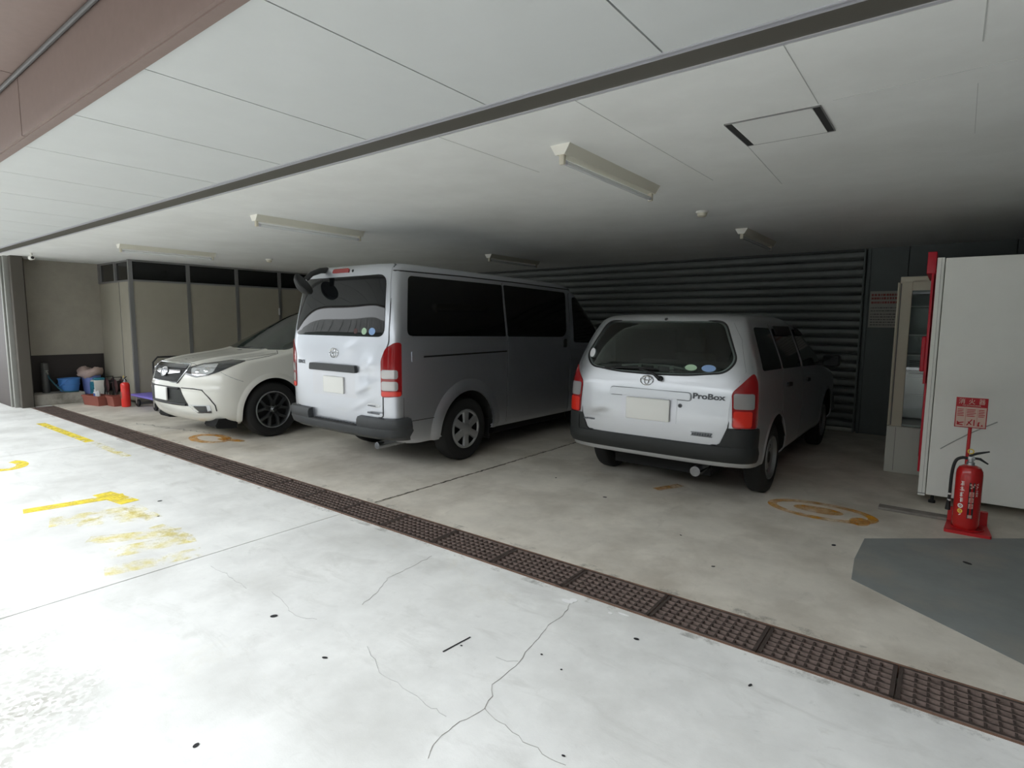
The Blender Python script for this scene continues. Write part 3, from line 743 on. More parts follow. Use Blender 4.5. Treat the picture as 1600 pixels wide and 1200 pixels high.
    C.patch('plate_recess', M['plate_recess'], 'rear', rpoly([(-.25, .655), (.25, .655), (.25, .872), (-.25, .872)], .03), gate, off=.0075, nu=8, nv=8)
    mb = MB(); mb.box(-.195, .195, -.888, -.868, .67, .855, .008); mb.build('license_plate', M['plate_white'], gate)
    ell_emblem(C, -.03, 1.0, .056, .040, parent=gate)
    C.text('ProBox', 'lettering', M['letter_dark'], 'rear', .50, .905, .25, .046, gate, off=.009, bold=.03)
    mb = MB()
    for z in (.585, .612): mb.box(.375, .545, -.869, -.858, z, z+.004)
    for k in range(8): mb.box(.382+k*.020, .395+k*.020, -.869, -.858, .592, .607)
    mb.build('trim_lettering', M['letter_dark'], gate)
    mb = MB()
    for k in range(6): mb.box(-.62+k*.018, -.607+k*.018, -.862, -.85, .615, .628)
    mb.build('maker_lettering', M['letter_grey'], gate)
    mb = MB(); p, n = hit(bvh, 'rear', .275, .815); mb.lathe([(.006, -.014), (.016, -.012), (.018, 0)], 'y', p[:], 18); mb.lathe([(0, -.010), (.006, -.014)], 'y', p[:], 12); mb.build('lock_cylinder', M['letter_dark'], gate)
    for mm, cx, cz, rx, rz in (('sticker_blue', .47, 1.125, .055, .027), ('sticker_green', .33, 1.125, .048, .024), ('sticker_white', -.615, 1.21, .030, .040)):
        C.patch('window_sticker', M[mm], 'rear', ellipse(cx, cz, rx, rz), gate, off=.0065, thick=.001, nu=8, nv=8)
    # wiper
    mb = MB(); mb.tube([(.09, -.865, 1.025), (.04, -.862, 1.06), (-.10, -.845, 1.10)], [.016, .012, .007], 10); mb.lathe([(0, -.02), (.02, -.018), (.022, .01)], 'y', (.09, -.845, 1.025), 16)
    wp = mb.build('wiper_arm', M['black_plastic'], root)
    mb = MB(); mb.tube([(-.46, -.828, 1.083), (-.30, -.842, 1.098), (-.10, -.848, 1.105), (.05, -.846, 1.10)], .007, 8); mb.build('wiper_blade', M['black'], wp)
    mb = MB(); p, n = hit(bvh, 'rear', .03, 1.517); mb.lathe([(0, -.012), (.010, -.010), (.013, 0), (.013, .01)], 'y', p[:], 14); mb.build('washer_nozzle', M['black'], root)
    ol = rpoly([(-.100, .668), (.095, .672), (.098, 1.04), (.075, 1.10), (.02, 1.06), (-.100, .945)], .03)
    tls = C.patch('tail_light', M['red_lens'], 'rear_right', ol, both=True, off=.010, thick=.01, nu=14, nv=22)
    for nm, mm, pts in (('reverse_lens', 'clear_lens', [(-.090, .82), (.055, .82), (.058, .94), (-.087, .94)]), ('brake_lens', 'red_bright', [(-.092, .68), (.035, .68), (.04, .805), (-.09, .805)])):
        for o, p in zip(C.patch(nm, M[mm], 'rear_right', rpoly(pts, .02), both=True, off=.013, nu=8, nv=8), tls): o.parent = p
    bp = wrap_band(rows, [(.385, .0), (.39, .012), (.42, .024), (.47, .028), (.515, .020), (.522, .0)], ylim=-.66, inner=.04).build('rear_bumper', M['bumper_dark'], root)
    for s in (1, -1):
        lim = lambda q: (q, 9) if s > 0 else (-9, -q)
        C.patch('bumper_fill', M['bumper_dark'], 'rear', [(s*x, z) for x, z in [(.565, .515), (.70, .515), (.70, .667), (.646, .667), (.60, .545)]], bp, off=.013, nu=8, nv=8)
        wrap_band(rows, [(.515, .019), (.55, .02), (.64, .016), (.663, .012), (.668, 0)], ylim=-.66, xlim=lim(.655), inner=.03).build('bumper_corner', M['bumper_dark'], bp)
    mb = MB(); mb.lathe([(.036, -.80), (.042, -.80), (.042, -.3), (0, -.3)], 'y', (.40, 0, .275), 24); mb.lathe([(0, -.74), (.036, -.74)], 'y', (.40, 0, .275), 20); mb.build('exhaust_pipe', M['chrome_dark'], root)
    for ax in ('right', 'left'):
        C.patch('quarter_window', M['dark_glass'], ax, rpoly([(-.50, 1.105, .05), (.12, 1.09, .02), (.10, 1.445, .02), (-.385, 1.455, .05)]), off=.004, nu=14, nv=12)
        for nm, dr, wn, hy, hz in (('rear_door', [(.155, .62), (.45, .35), (.95, .30), (.97, 1.06), (.95, 1.475), (.14, 1.485), (.15, 1.0)], [(.18, 1.087), (.90, 1.065), (.88, 1.43), (.16, 1.44)], .27, .92),
                               ('front_door', [(.99, .30), (2.0, .30), (2.10, .6), (2.08, 1.0), (1.55, 1.34), (1.25, 1.46), (.98, 1.475), (1.0, 1.06)], [(1.01, 1.06), (1.98, 1.03), (1.48, 1.34), (1.22, 1.42), (.99, 1.43)], 1.13, .90)):
            d0 = rpoly(dr, .03)
            C.patch(nm+'_gap', M['black'], ax, [(u+(.005 if u > sum(p[0] for p in dr)/len(dr) else -.005), v) for u, v in d0], off=.0008, nu=20, nv=24)
            d = C.patch(nm, M['silver2'], ax, d0, off=.0014, nu=20, nv=24)
            C.patch('door_window', M['dark_glass'], ax, rpoly(wn, .03), d, off=.0075, nu=14, nv=12)
            C.patch('door_handle', M['black_plastic'], ax, rpoly([(hy, hz), (hy+.15, hz-.005), (hy+.15, hz+.03), (hy, hz+.035)], .012), d, off=.022, thick=0, nu=8, nv=4)
            top = max(p[1] for p in wn); 
            C.patch('window_visor', M['black'], ax, rpoly([(wn[0][0], top-.06), (wn[0][0]+.62 if nm == 'rear_door' else 1.46, top-.075), (wn[0][0]+.62 if nm == 'rear_door' else 1.30, top+.01), (wn[0][0], top+.015)], .01), d, off=.025, thick=-.02, nu=10, nv=4)
        for yy in (-.03, 2.52):
            C.ringp(ax, (yy, .31), .393, .425, -.1, PI+.1, .008, prof=[1, 1, .8, .4, 0]).build('wheel_arch_lip', M['silver2'], root)
    for yy in (-.05, 2.50):
        for s in (1, -1): wheel(root, s*.81, yy, .315, .165, .188, 'steel', s)
    C.patch('windshield', M['windshield'], 'front', rpoly([(-.68, 1.06), (.68, 1.06), (.55, 1.46), (-.55, 1.46)], .06), off=.005, nu=16, nv=16)
    C.patch('headlight', M['head_lens'], 'front', rpoly([(.44, .66), (.76, .68), (.76, .86), (.50, .82)], .03), both=True, off=.01, nu=8, nv=8)
    C.patch('front_grille', M['black_plastic'], 'front', rpoly([(-.38, .68), (.38, .68), (.42, .80), (-.42, .80)], .02), off=.01, nu=8, nv=5)
    wrap_band(rows, [(.25, 0), (.28, .02), (.42, .035), (.56, .02), (.58, 0)], end='front', ylim=2.95, inner=.03).build('front_bumper', M['grey_plastic'], root)
    for s in (1, -1):
        mb = MB(); mb.box(.955*s-.085, .955*s+.085, 1.80, 1.90, 1.02, 1.15, .03); mb.tube([(.80*s, 1.88, 1.04), (.92*s, 1.86, 1.06)], .022)
        dm = mb.build('door_mirror', M['grey_plastic'], root)
        mb = MB(); mb.box(.955*s-.07, .955*s+.07, 1.796, 1.80, 1.035, 1.135); mb.build('mirror_glass', M['dark_glass'], dm)
    return root
build_wagon()

# ------------------------------------------------------------------ white crossover, nose to the street (local +y = forward)
def build_suv():
    root = empty('crossover_car', (-7.68, 3.88, 0), PI)
    tag(root, 'pearl white crossover car parked nose out, left of the silver van', 'car')
    rows = [(.20, -3.35, .60, .80, .3, 3, .5, 2.6), (.27, -3.5, .80, .845, .3, 3, .52, 2.6), (.36, -3.6, .89, .872, .3, 3, .53, 2.5), (.48, -3.65, .925, .887, .3, 3, .54, 2.5),
            (.62, -3.66, .94, .895, .3, 3, .54, 2.5), (.72, -3.65, .925, .895, .3, 3, .54, 2.4), (.82, -3.64, .895, .893, .3, 3, .54, 2.4), (.90, -3.63, .855, .89, .3, 3, .55, 2.3),
            (.955, -3.62, .78, .885, .3, 3, .56, 2.3), (1.0, -3.61, .58, .875, .3, 3, .62, 2.3), (1.035, -3.60, .30, .862, .3, 3, .58, 2.3), (1.065, -3.58, .05, .845, .3, 3, .45, 2.3),
            (1.09, -3.56, -.08, .825, .3, 3, .36, 2.3), (1.20, -3.53, -.32, .785, .3, 3, .32, 2.3), (1.40, -3.42, -.70, .70, .3, 3, .3, 2.3), (1.56, -3.3, -1.03, .63, .3, 2.8, .28, 2.3),
            (1.64, -3.2, -1.28, .57, .3, 2.6, .28, 2.2), (1.675, -3.0, -1.6, .45, .3, 2.4, .25, 2.2), (1.69, -2.8, -2.0, .25, .2, 2, .2, 2)]
    cut = [(arch_cutter(yy, .355, .405, sx, depth=.36, w=.92), 1) for yy in (0, -2.64) for sx in (1, -1)]
    body, bvh = make_body(rows, [M['pearl'], M['arch']], cut, root)
    C = Car(root, bvh, body)
    ub = MB(); ub.box(-.5, .5, -3.2, .35, .19, .5); ub.box(-.80, .80, -2.15, -.48, .17, .5); ub.build('underbody', M['arch'], root)
    hood_out = rpoly([(-.55, .74), (.55, .74), (.66, .45), (.735, .05), (.755, -.16), (.45, -.06), (-.45, -.06), (-.755, -.16), (-.735, .05), (-.66, .45)], .05)
    C.patch('hood_gap', M['black'], 'top', [(x*1.008, y+(.004 if y > .3 else 0)) for x, y in hood_out], off=.001, nu=20, nv=20)
    hood = C.patch('hood', M['pearl'], 'top', hood_out, off=.005, nu=50, nv=24, disp=lambda x, y: .012*math.exp(-((abs(x)-.40-.1*(.7-y))/.05)**2)-.004*math.exp(-(x/.3)**2))
    C.patch('windshield', M['windshield'], 'front', rpoly([(-.775, 1.098), (.775, 1.098), (.585, 1.60), (-.585, 1.60)], .05), off=.005, nu=24, nv=20)
    mb = MB(); mb.tube([(.5, -.20, 1.10), (.05, -.12, 1.11), (-.35, -.22, 1.13)], .010, 8); mb.tube([(0, -.12, 1.10), (-.35, -.17, 1.115), (-.62, -.32, 1.14)], .010, 8); mb.build('windshield_wipers', M['black'], root)
    # grille with badge
    gr = C.patch('front_grille', M['black_plastic'], 'front', rpoly([(-.335, .735), (.335, .735), (.425, .885), (.40, .93), (-.40, .93), (-.425, .885)], .02), off=.006, nu=20, nv=10)
    C.loop('grille_frame', M['chrome'], 'front', [(rpoly([(-.345, .728), (.345, .728), (.44, .885), (.412, .94), (-.412, .94), (-.44, .885)], .02), True)], gr, r=.011, off=.008)
    C.patch('grille_bar', M['chrome_dark'], 'front', rpoly([(-.41, .895), (.41, .895), (.405, .935), (-.405, .935)], .01), gr, off=.018, nu=20, nv=4)
    C.patch('grille_wing', M['chrome'], 'front', rpoly([(-.35, .842), (-.09, .815), (.09, .815), (.35, .842), (.34, .868), (.08, .855), (-.08, .855), (-.34, .868)], .008), gr, off=.022, nu=20, nv=5)
    C.patch('badge', M['chrome_dark'], 'front', ellipse(0, .838, .085, .048), gr, off=.030, thick=0, nu=10, nv=10)
    C.loop('badge_ring', M['chrome'], 'front', [(ellipse(0, .838, .085, .048), True)], gr, r=.007, off=.031)
    mb = MB()
    for sx, sz, r in ((.035, .848, .010), (-.035, .852, .006), (-.012, .858, .006), (.0, .835, .006), (.03, .822, .006), (-.03, .828, .006)):
        p, n = hit(bvh, 'front', sx, sz); mb.lathe([(0, .038), (r, .034), (r, .02)], 'y', p[:], 8)
    mb.build('badge_stars', M['chrome'], gr)
    mb = MB()
    for k in range(5):
        z = .748+k*.022; pts = [hit(bvh, 'front', x*.01, z) for x in range(-33-k*2, 34+k*2, 6)]; mb.tube([p+n*.009 for p, n in pts], .004, 6)
    mb.build('grille_mesh', M['black'], gr)
    # lower opening, plate, bumper panels, fog lamps
    lg = C.patch('lower_grille', M['bumper_dark'], 'front', rpoly([(-.51, .455), (.51, .455), (.40, .675), (-.40, .675)], .02), off=.006, nu=20, nv=12)
    for z in (.47, .66):
        mb = MB(); pts = [hit(bvh, 'front', x*.01*(.47 if z < .6 else .38)/.45, z) for x in range(-45, 46, 6)]; mb.tube([p+n*.006 for p, n in pts], .014, 6); mb.build('grille_slat', M['black'], lg)
    mb = MB(); mb.box(-.165, .165, .955, .975, .505, .67, .006); mb.build('license_plate', M['plate_white'], root)
    for s in (-1, 1):
        C.loop('bumper_line', M['head_dark'], 'front', [([(s*.42, .672), (s*.60, .668), (s*.70, .655), (s*.765, .56), (s*.795, .47), (s*.79, .40)], False)], root, r=.007, off=.003)
        fr = C.patch('fog_frame', M['chrome'], 'front', rpoly([(s*.50, .475), (s*.60, .375), (s*.75, .38), (s*.755, .475)], .015), off=.008, nu=8, nv=8)
        C.patch('fog_lamp', M['head_dark'], 'front', rpoly([(s*.575, .462), (s*.63, .392), (s*.715, .395), (s*.72, .465)], .01), fr, off=.011, nu=8, nv=8)
        C.patch('fog_trim', M['pearl'], 'front', rpoly([(s*.535, .468), (s*.60, .390), (s*.622, .392), (s*.562, .468)], .006), fr, off=.012, nu=4, nv=6)
        ax = 'front_left' if s < 0 else 'front_right'
        hl = C.patch('headlight', M['head_dark'], ax, rpoly([(-.30, .83), (-.15, .80), (.0, .825), (.12, .865), (.37, .985), (.20, .992), (-.10, .955), (-.285, .905)], .015), off=.009, nu=26, nv=16)
        C.patch('headlight_lens', M['head_lens'], ax, rpoly([(-.20, .832), (-.12, .815), (.0, .835), (.06, .86), (.10, .955), (-.08, .94), (-.22, .90)], .02), hl, off=.013, nu=14, nv=10)
        mb = MB()
        for u, v, r in ((-.13, .868, .030), (-.02, .885, .036)):
            p, n = hit(bvh, ax, u, v); q = n.to_track_quat('Z', 'Y').to_matrix().to_4x4(); i0 = len(mb.v)
            mb.lathe([(0, .020), (r*.6, .018), (r, .012), (r*1.15, .004)], 'z', (0, 0, 0), 18); mb.xf(Matrix.Translation(p) @ q, i0)
        mb.build('lamp_reflector', M['chrome'], hl)
    for ax in ('left', 'right'):
        C.seam(ax, [(.33, .985), (.0, 1.03), (-.14, 1.055), (-.20, 1.09)], .007).build('fender_seam', M['black'], root)
        C.seam('front_left' if ax == 'left' else 'front_right', [(.14, .86), (.30, .77), (.36, .74)], .005).build('bumper_seam', M['letter_grey'], root)
        for nm, dr, wn in (('front_door', [(-.50, .32), (-1.52, .30), (-1.55, 1.0), (-1.50, 1.60), (-1.30, 1.58), (-.56, 1.10), (-.48, .95)], [(-.72, 1.10), (-1.48, 1.10), (-1.47, 1.54), (-1.30, 1.54)]),
                       ('rear_door', [(-1.56, .30), (-2.20, .32), (-2.45, .75), (-2.52, 1.1), (-2.48, 1.58), (-1.54, 1.60), (-1.58, 1.0)], [(-1.58, 1.10), (-2.42, 1.12), (-2.40, 1.53), (-1.56, 1.54)])):
            d0 = rpoly(dr, .03)
            C.patch(nm+'_gap', M['black'], ax, [(u+(.005 if u > sum(p[0] for p in dr)/len(dr) else -.005), v) for u, v in d0], off=.001, nu=14, nv=18)
            d = C.patch(nm, M['pearl'], ax, d0, off=.004, nu=18, nv=24)
            C.patch('door_window', M['dark_glass'], ax, rpoly(wn, .03), d, off=.008, nu=14, nv=12)
            C.patch('door_handle', M['pearl'], ax, rpoly([(wn[1][0]+.05, .96), (wn[1][0]+.24, .955), (wn[1][0]+.24, .99), (wn[1][0]+.05, .995)], .012), d, off=.03, thick=0, nu=8, nv=4)
        C.patch('quarter_window', M['privacy'], ax, rpoly([(-2.58, 1.13), (-3.15, 1.17), (-2.98, 1.52), (-2.55, 1.53)], .04), off=.006, nu=10, nv=10)
        C.patch('sill_guard', M['black_plastic'], ax, rpoly([(-.45, .25), (-2.2, .25), (-2.2, .33), (-.45, .33)], .01), off=.012, nu=20, nv=4)
        for yy in (0, -2.64):
            C.ringp(ax, (yy, .355), .403, .47, -.25, PI+.2, .014, prof=[1, 1, .85, .4, 0]).build('wheel_arch_lip', M['pearl'], root)
    for s in (1, -1):
        mb = MB(); mb.prism([(.42, .30), (.66, .30), (.70, .225), (.68, .19), (.44, .16)], s*.52, s*.80, 'x'); mb.build('splash_guard', M['arch'], root)
        mb = MB(); mb.box(.86*s-.045, .86*s+.045, -.86, -.66, 1.07, 1.20, .03); mb.tube([(.80*s, -.70, 1.08), (.86*s, -.70, 1.10)], .022); mb.build('door_mirror', M['pearl'], root)
    for yy in (0, -2.64):
        for s in (1, -1): wheel(root, s*.885, yy, .352, .225, .232, 'alloy', s)
    C.patch('rear_window', M['privacy'], 'rear', rpoly([(-.66, 1.16), (.66, 1.16), (.56, 1.56), (-.56, 1.56)], .05), off=.006, nu=14, nv=12)
    C.patch('tail_light', M['red_lens'], 'rear', rpoly([(.50, .85), (.80, .85), (.80, 1.08), (.60, 1.05)], .02), both=True, off=.01, nu=8, nv=8)
    return root
build_suv()
# ------------------------------------------------------------------ setting
CE = 2.50
def slab(name, boxes, m, kind=True, parent=None, bev=0):
    mb = MB()
    for b in boxes: mb.box(*b, bev)
    o = mb.build(name, m, parent, smooth=0)
    if kind and not parent: struct(o)
    return o
XJ = [-30, -12.42, -8.02, -3.635, .76, 5.2, 12]
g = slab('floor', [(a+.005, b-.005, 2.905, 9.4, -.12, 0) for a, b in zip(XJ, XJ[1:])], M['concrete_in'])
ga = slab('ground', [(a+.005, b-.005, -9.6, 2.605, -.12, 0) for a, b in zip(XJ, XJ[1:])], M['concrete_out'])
slab('ground_base', [(-30, 12, -9.6, 9.4, -.5, -.13)], M['dark_base'])
o = slab('trench_floor', [(-30, 12, 2.60, 2.91, -.13, -.075)], M['trench'])
# drain edge angles
slab('trim_drain', [(-12.12, 12, 2.597, 2.611, -.06, .002), (-12.12, 12, 2.899, 2.912, -.06, .002)], M['rust'])
# concrete left of the drain end
slab('ground_fill', [(-30, -12.12, 2.60, 2.91, -.12, 0)], M['concrete_out'])

def grate_mesh():
    mb = MB(); L = .516; W = .280; t = .030
    mb.box(0, L, 0, .014, -t, .004); mb.box(0, L, W-.014, W, -t, .004); mb.box(0, .016, 0, W, -t, .004); mb.box(L-.016, L, 0, W, -t, .004)
    nx, ny = 11, 6
    for i in range(1, nx): x = .016+(L-.032)*i/nx; mb.box(x-.0045, x+.0045, .01, W-.01, -t, .0)
    for j in range(1, ny): y = .014+(W-.028)*j/ny; mb.box(.01, L-.01, y-.0045, y+.0045, -t, .002)
    return mb
gr = grate_mesh().build('drain_grate', [M['grate'], M['grate_top']], None, smooth=0)
for p in gr.data.polygons:
    if p.normal.z > .9: p.material_index = 1
gr.location = (.452, 2.614, 0)
def gl(i):
    if i < 2: return 'rusty iron drain grate with silted cells at the right end of the drain line'
    return None
tag(gr, 'rusty iron drain grate, one of a row across the garage mouth', 'drain grate', 'iron drain grates across the garage mouth')
n_g = 24
for i in range(1, n_g+1):
    c = gr.copy(); col.objects.link(c); c.location = (.452-.522*i, 2.614, 0)

# ceiling of the garage, canopy panels, slot of the street shutter
slab('ceiling', [(-13.2, 4, 2.365, 9.4, CE, CE+.2)], M['ceil_in'])
px = [.815-.877*i for i in range(-4, 36)]
slab('ceiling_canopy', [(b+.004, a-.004, 1.0, 2.155, CE, CE+.03) for a, b in zip(px, px[1:])], M['ceil_out'])
slab('ceiling_void', [(-30, 5, 1.0, 2.155, CE+.035, CE+.25)], M['seam_dark'])
slab('trim_slot', [(-13.2, 5, 2.166, 2.184, CE+.03, CE+.12), (-13.2, 5, 2.343, 2.365, CE+.02, CE+.12)], M['seam_dark'])
slab('trim_shutter_bar', [(-13.2, 5, 2.189, 2.327, CE-.002, CE+.10)], M['slot_brown'])
slab('trim_slot_edge', [(-13.2, 5, 2.156, 2.166, CE-.004, CE+.10), (-13.2, 5, 2.183, 2.1885, CE-.006, CE+.05), (-13.2, 5, 2.327, 2.345, CE-.006, CE+.03)], M['lav_metal'])
# beam, outer soffit, facade above
fb = [(-30, -14.7), (-14.69, -9.45), (-9.43, -4.185), (-4.175, 5)]
slab('beam_fascia', [(a, b, .96, 1.0, CE-.006, CE+.32) for a, b in fb], M['fascia'])
slab('trim_fascia_lip', [(-30, 5, .975, 1.02, CE-.012, CE+.012)], M['fascia'])
slab('ceiling_soffit', [(a, b, .15, .962, CE+.315, CE+.36) for a, b in fb], M['fascia'])
mb = MB(); mb.tube([(-30, .945, CE+.302), (5, .945, CE+.302)], .011, 10); struct(mb.build('trim_conduit', M['conduit']))
slab('wall_facade', [(-30, 5, .10, .16, CE+.30, 8.5), (-30, 5, .16, 9.4, 8.3, 8.5)], M['fascia'])
# left side: tiled street wall, shutter guide rails, beige side wall
slab('wall_street', [(-30, -12.50, 2.43, 2.75, 0, CE)], M['brick'])
slab('trim_guide', [(-12.46, -12.405, 2.42, 2.62, 0, CE), (-12.345, -12.29, 2.44, 2.62, 0, CE)], M['rail_grey'], bev=.010)
slab('trim_guide_case', [(-12.52, -12.47, 2.43, 2.66, 0, CE), (-12.27, -12.13, 2.50, 2.66, 0, CE)], M['guide_case'], bev=.008)
slab('trim_guide_slot', [(-12.47, -12.27, 2.54, 2.60, 0, CE)], M['seam_dark'])
slab('wall_left', [(-13.0, -12.72, 2.66, 9.4, 0, CE)], M['wall_beige'])
slab('baseboard_left', [(-12.72, -12.70, 2.66, 3.87, .0, .84)], M['dado'])
slab('ledge', [(-12.72, -12.27, 2.68, 3.42, 0, .19)], M['ledge'], bev=.012)
mb = MB(); mb.tube([(-12.16, 2.66, 0), (-12.16, 2.66, .95)], .012, 8); struct(mb.build('trim_stub_post', M['black']))
# partition room (beige panels in a grey metal frame with dark transom panes)
PX = -11.15; PY = 3.87
py = [3.87, 4.80, 5.70, 6.60, 7.5, 8.4, 9.1]
slab('wall_partition', [(PX-.05, PX-.015, a+.03, b-.03, .05, 2.135) for a, b in zip(py, py[1:])]+[(-12.72, PX-.03, PY+.015, PY+.05, .05, 2.135)], M['panel_beige'])
slab('trim_partition', [(PX-.06, PX, y-.03, y+.03, 0, CE) for y in py]+[(PX-.055, PX-.005, 3.87, 9.1, 2.135, 2.165), (PX-.055, PX-.005, 3.87, 9.1, CE-.03, CE), (-12.72, PX-.03, PY+.005, PY+.055, 2.135, 2.165), (-12.72, PX-.03, PY+.005, PY+.055, CE-.03, CE), (-11.93, -11.86, PY, PY+.06, 2.135, CE), (-12.72, -12.62, PY, PY+.06, 2.135, CE), (PX-.05, PX-.01, 3.87, 9.1, 0, .05)], M['frame_grey'])
wn = 1
for a, b in zip(py, py[1:]):
    slab('window_%d' % wn, [(PX-.038, PX-.030, a+.03, b-.03, 2.165, CE-.03)], M['dark_glass']); wn += 1
for a, b in ((-12.62, -11.93), (-11.86, PX-.06)):
    slab('window_%d' % wn, [(a, b, PY+.028, PY+.036, 2.165, CE-.03)], M['dark_glass']); wn += 1
mb = MB()
for y in (3.87+.35,): pass
mb.box(-11.75, -11.744, PY+.008, PY+.016, .05, 2.135); struct(mb.build('trim_panel_joint', M['frame_grey']))
mb = MB(); mb.box(PX-.01, PX+.03, 6.555, 6.575, 1.60, 1.74, .006); struct(mb.build('trim_lock', M['lav_metal']))
# back wall: corrugated shutter, steel panels; right wall
sh = empty('roller_shutter', (0, 9.1, 0)); tag(sh, 'wide grey corrugated roller shutter closing the back wall', 'shutter')
mb = MB(); prof = []
z = .05; pitch = .116
while z < CE+.01:
    prof += [(0, z), (-.026, z+.012), (-.036, z+.045), (-.030, z+.085), (-.004, z+.100), (.012, z+.108)]; z += pitch
prof = [(y, min(zz, CE+.02)) for y, zz in prof]
vs = [(x, y, zz) for x in (-11.1, -.96) for y, zz in prof]; k = len(prof)
mb.add(vs, [(i, i+1, k+i+1, k+i) for i in range(k-1)]); cu = mb.build('curtain', M['shutter'], sh, smooth=50)
md = cu.modifiers.new('s', 'SOLIDIFY'); md.thickness = .004
mb = MB(); mb.box(-11.1, -.96, -.035, .02, .0, .055, .004); mb.build('bottom_bar', M['rail_grey'], sh)
mb = MB(); mb.box(-.985, -.965, -.05, .03, 0, CE); mb.box(-.94, -.90, -.06, .03, 0, CE, .004); mb.build('guide_rail', M['steel_wall'], sh)
slab('wall_back', [(-13, -11.1, 9.1, 9.3, 0, CE), (-.90, -.487, 9.06, 9.12, 0, CE), (-.477, .56, 9.06, 9.12, 0, CE), (.57, 1.7, 9.06, 9.12, 0, CE), (1.71, 4, 9.06, 9.12, 0, CE), (-13, 4, 9.2, 9.35, 0, CE)], M['steel_wall'])
slab('wall_right', [(1.35, 1.5, 2.7, 9.4, 0, CE)], M['steel_wall'])
slab('wall_street_right', [(1.35, 1.6, -3.5, 2.7, 0, 8.3)], M['brick'])
# facing building across the street (mirrored in the van glass)
ob = empty('facing_building', (0, -10, 0)); tag(ob, 'long concrete building across the street, facing the garage', 'building')
mb = MB(); x = -60
while x < 14: mb.box(x, x+.80, -.15, .0, 4.5, 5.9); x += .9
mb.build('parapet_panel', M['opp_light'], ob)
mb = MB(); mb.box(-60, 14, -.6, -.15, 2.6, 5.85); mb.build('wall', M['opp_green'], ob)
mb = MB(); mb.box(-60, 14, -1.2, -.9, 0, 2.6); mb.build('recess', M['opp_dark'], ob)
mb = MB()
for x in range(-60, 15, 6): mb.box(x, x+.7, -.8, -.2, 0, 2.6)
mb.build('column', M['opp_light'], ob)

# floor paint and wear, children of the slabs
def decal(name, polys, m, parent, z=.0018, h=.0012):
    mb = MB()
    for i, p in enumerate(polys): mb.prism([(x, y) for x, y in p], z-h, z+(.0002*i if len(polys) < 12 else 0), 'z')
    return mb.build(name, m, parent, smooth=0)
def rect(x0, y0, x1, y1, w):
    dx, dy = x1-x0, y1-y0; l = math.hypot(dx, dy); nx, ny = -dy/l*w/2, dx/l*w/2
    return [(x0+nx, y0+ny), (x1+nx, y1+ny), (x1-nx, y1-ny), (x0-nx, y0-ny)]
def oval(cx, cy, a, b, rot=0, n=20): return [(cx+a*math.cos(t)*math.cos(rot)-b*math.sin(t)*math.sin(rot), cy+a*math.cos(t)*math.sin(rot)+b*math.sin(t)*math.cos(rot)) for t in [2*PI*i/n for i in range(n)]]
def annulus(cx, cy, a, b, w, t0=0, t1=2*PI, n=30):
    return [[(cx+(a+s1*w/2)*math.cos(t), cy+(b+s1*w/2)*math.sin(t)) for s1, t in ((-1, u), (1, u), (1, v), (-1, v))] for u, v in [(t0+(t1-t0)*i/n, t0+(t1-t0)*(i+1)/n) for i in range(n)]]
decal('painted_line', [rect(-10.2, 2.285, -8.2, 2.295, .10)], M['yellow'], ga)
decal('painted_line', [rect(-8.15, 2.30, -7.0, 2.29, .09)], M['yellow_faint'], ga)
decal('painted_letter', [rect(-5.58, 1.10, -5.46, 1.74, .13), rect(-5.66, 1.64, -5.20, 1.70, .14)], M['yellow'], ga)
decal('painted_letter', [rect(-5.12, 1.15, -4.98, 1.66, .24), rect(-4.95, 1.28, -4.72, 1.66, .18), rect(-5.08, 1.66, -4.62, 1.66, .12)], M['yellow_faint'], ga)
decal('painted_letter', [rect(-4.50, 1.20, -4.20, 1.66, .16), rect(-4.14, 1.22, -4.02, 1.68, .20), rect(-4.45, 1.60, -4.0, 1.64, .10), rect(-3.85, 1.1, -3.72, 1.6, .16)], M['yellow_faint'], ga)
decal('painted_mark', annulus(-7.5, 1.36, .22, .14, .10, -1.4, 2.4), M['yellow'], ga)
decal('painted_ring', annulus(-7.30, 3.30, .30, .16, .10)+[oval(-7.0, 3.42, .22, .06, .3)], M['orange_mark'], g)
decal('painted_ring', annulus(-.72, 5.02, .36, .20, .07)+[oval(-.74, 5.03, .18, .09)]+[oval(-.44, 4.92, .07, .10)], M['orange_mark'], g)
decal('painted_mark', [rect(-1.99, 4.75, -1.87, 5.02, .09)], M['orange_mark'], g)
decal('grey_floor_paint', [[(-.37, 4.545), (-.38, 4.1), (-.355, 3.75), (.36, 3.25), (.95, 2.92), (1.33, 2.92), (1.33, 5.9)]], M['grey_paint'], g)
# gum, chips, scratches
gum = [(-2.60, 1.443, .030, .018), (-2.09, 1.388, .022, .010), (-1.99, .80, .020, .012), (-1.07, 2.38, .022, .012), (-1.35, 2.0, .008, .008), (-1.22, 1.96, .008, .006), (-4.66, 1.70, .016, .012), (-5.05, 1.86, .03, .015), (-.95, 1.55, .012, .006), (-.55, 2.35, .02, .007), (-1.68, 1.83, .010, .006), (-.62, 1.2, .015, .009)]
decal('gum_spot', [oval(x, y, a*.6, b*.7, random.random()*3) for x, y, a, b in gum], M['gum'], ga, z=.003)
decal('gum_spot', [oval(x, y, a*.6, b*.7, random.random()*3) for x, y, a, b in [(-.52, 4.27, .030, .018), (.19, 4.465, .045, .022), (-2.24, 4.25, .03, .016), (-1.05, 3.42, .02, .008), (-2.9, 4.5, .02, .01), (-1.4, 3.8, .015, .006)]], M['gum'], g, z=.003)
decal('scratch', [rect(-1.712, 1.742, -1.695, 1.909, .007)], M['gum'], ga, z=.003)
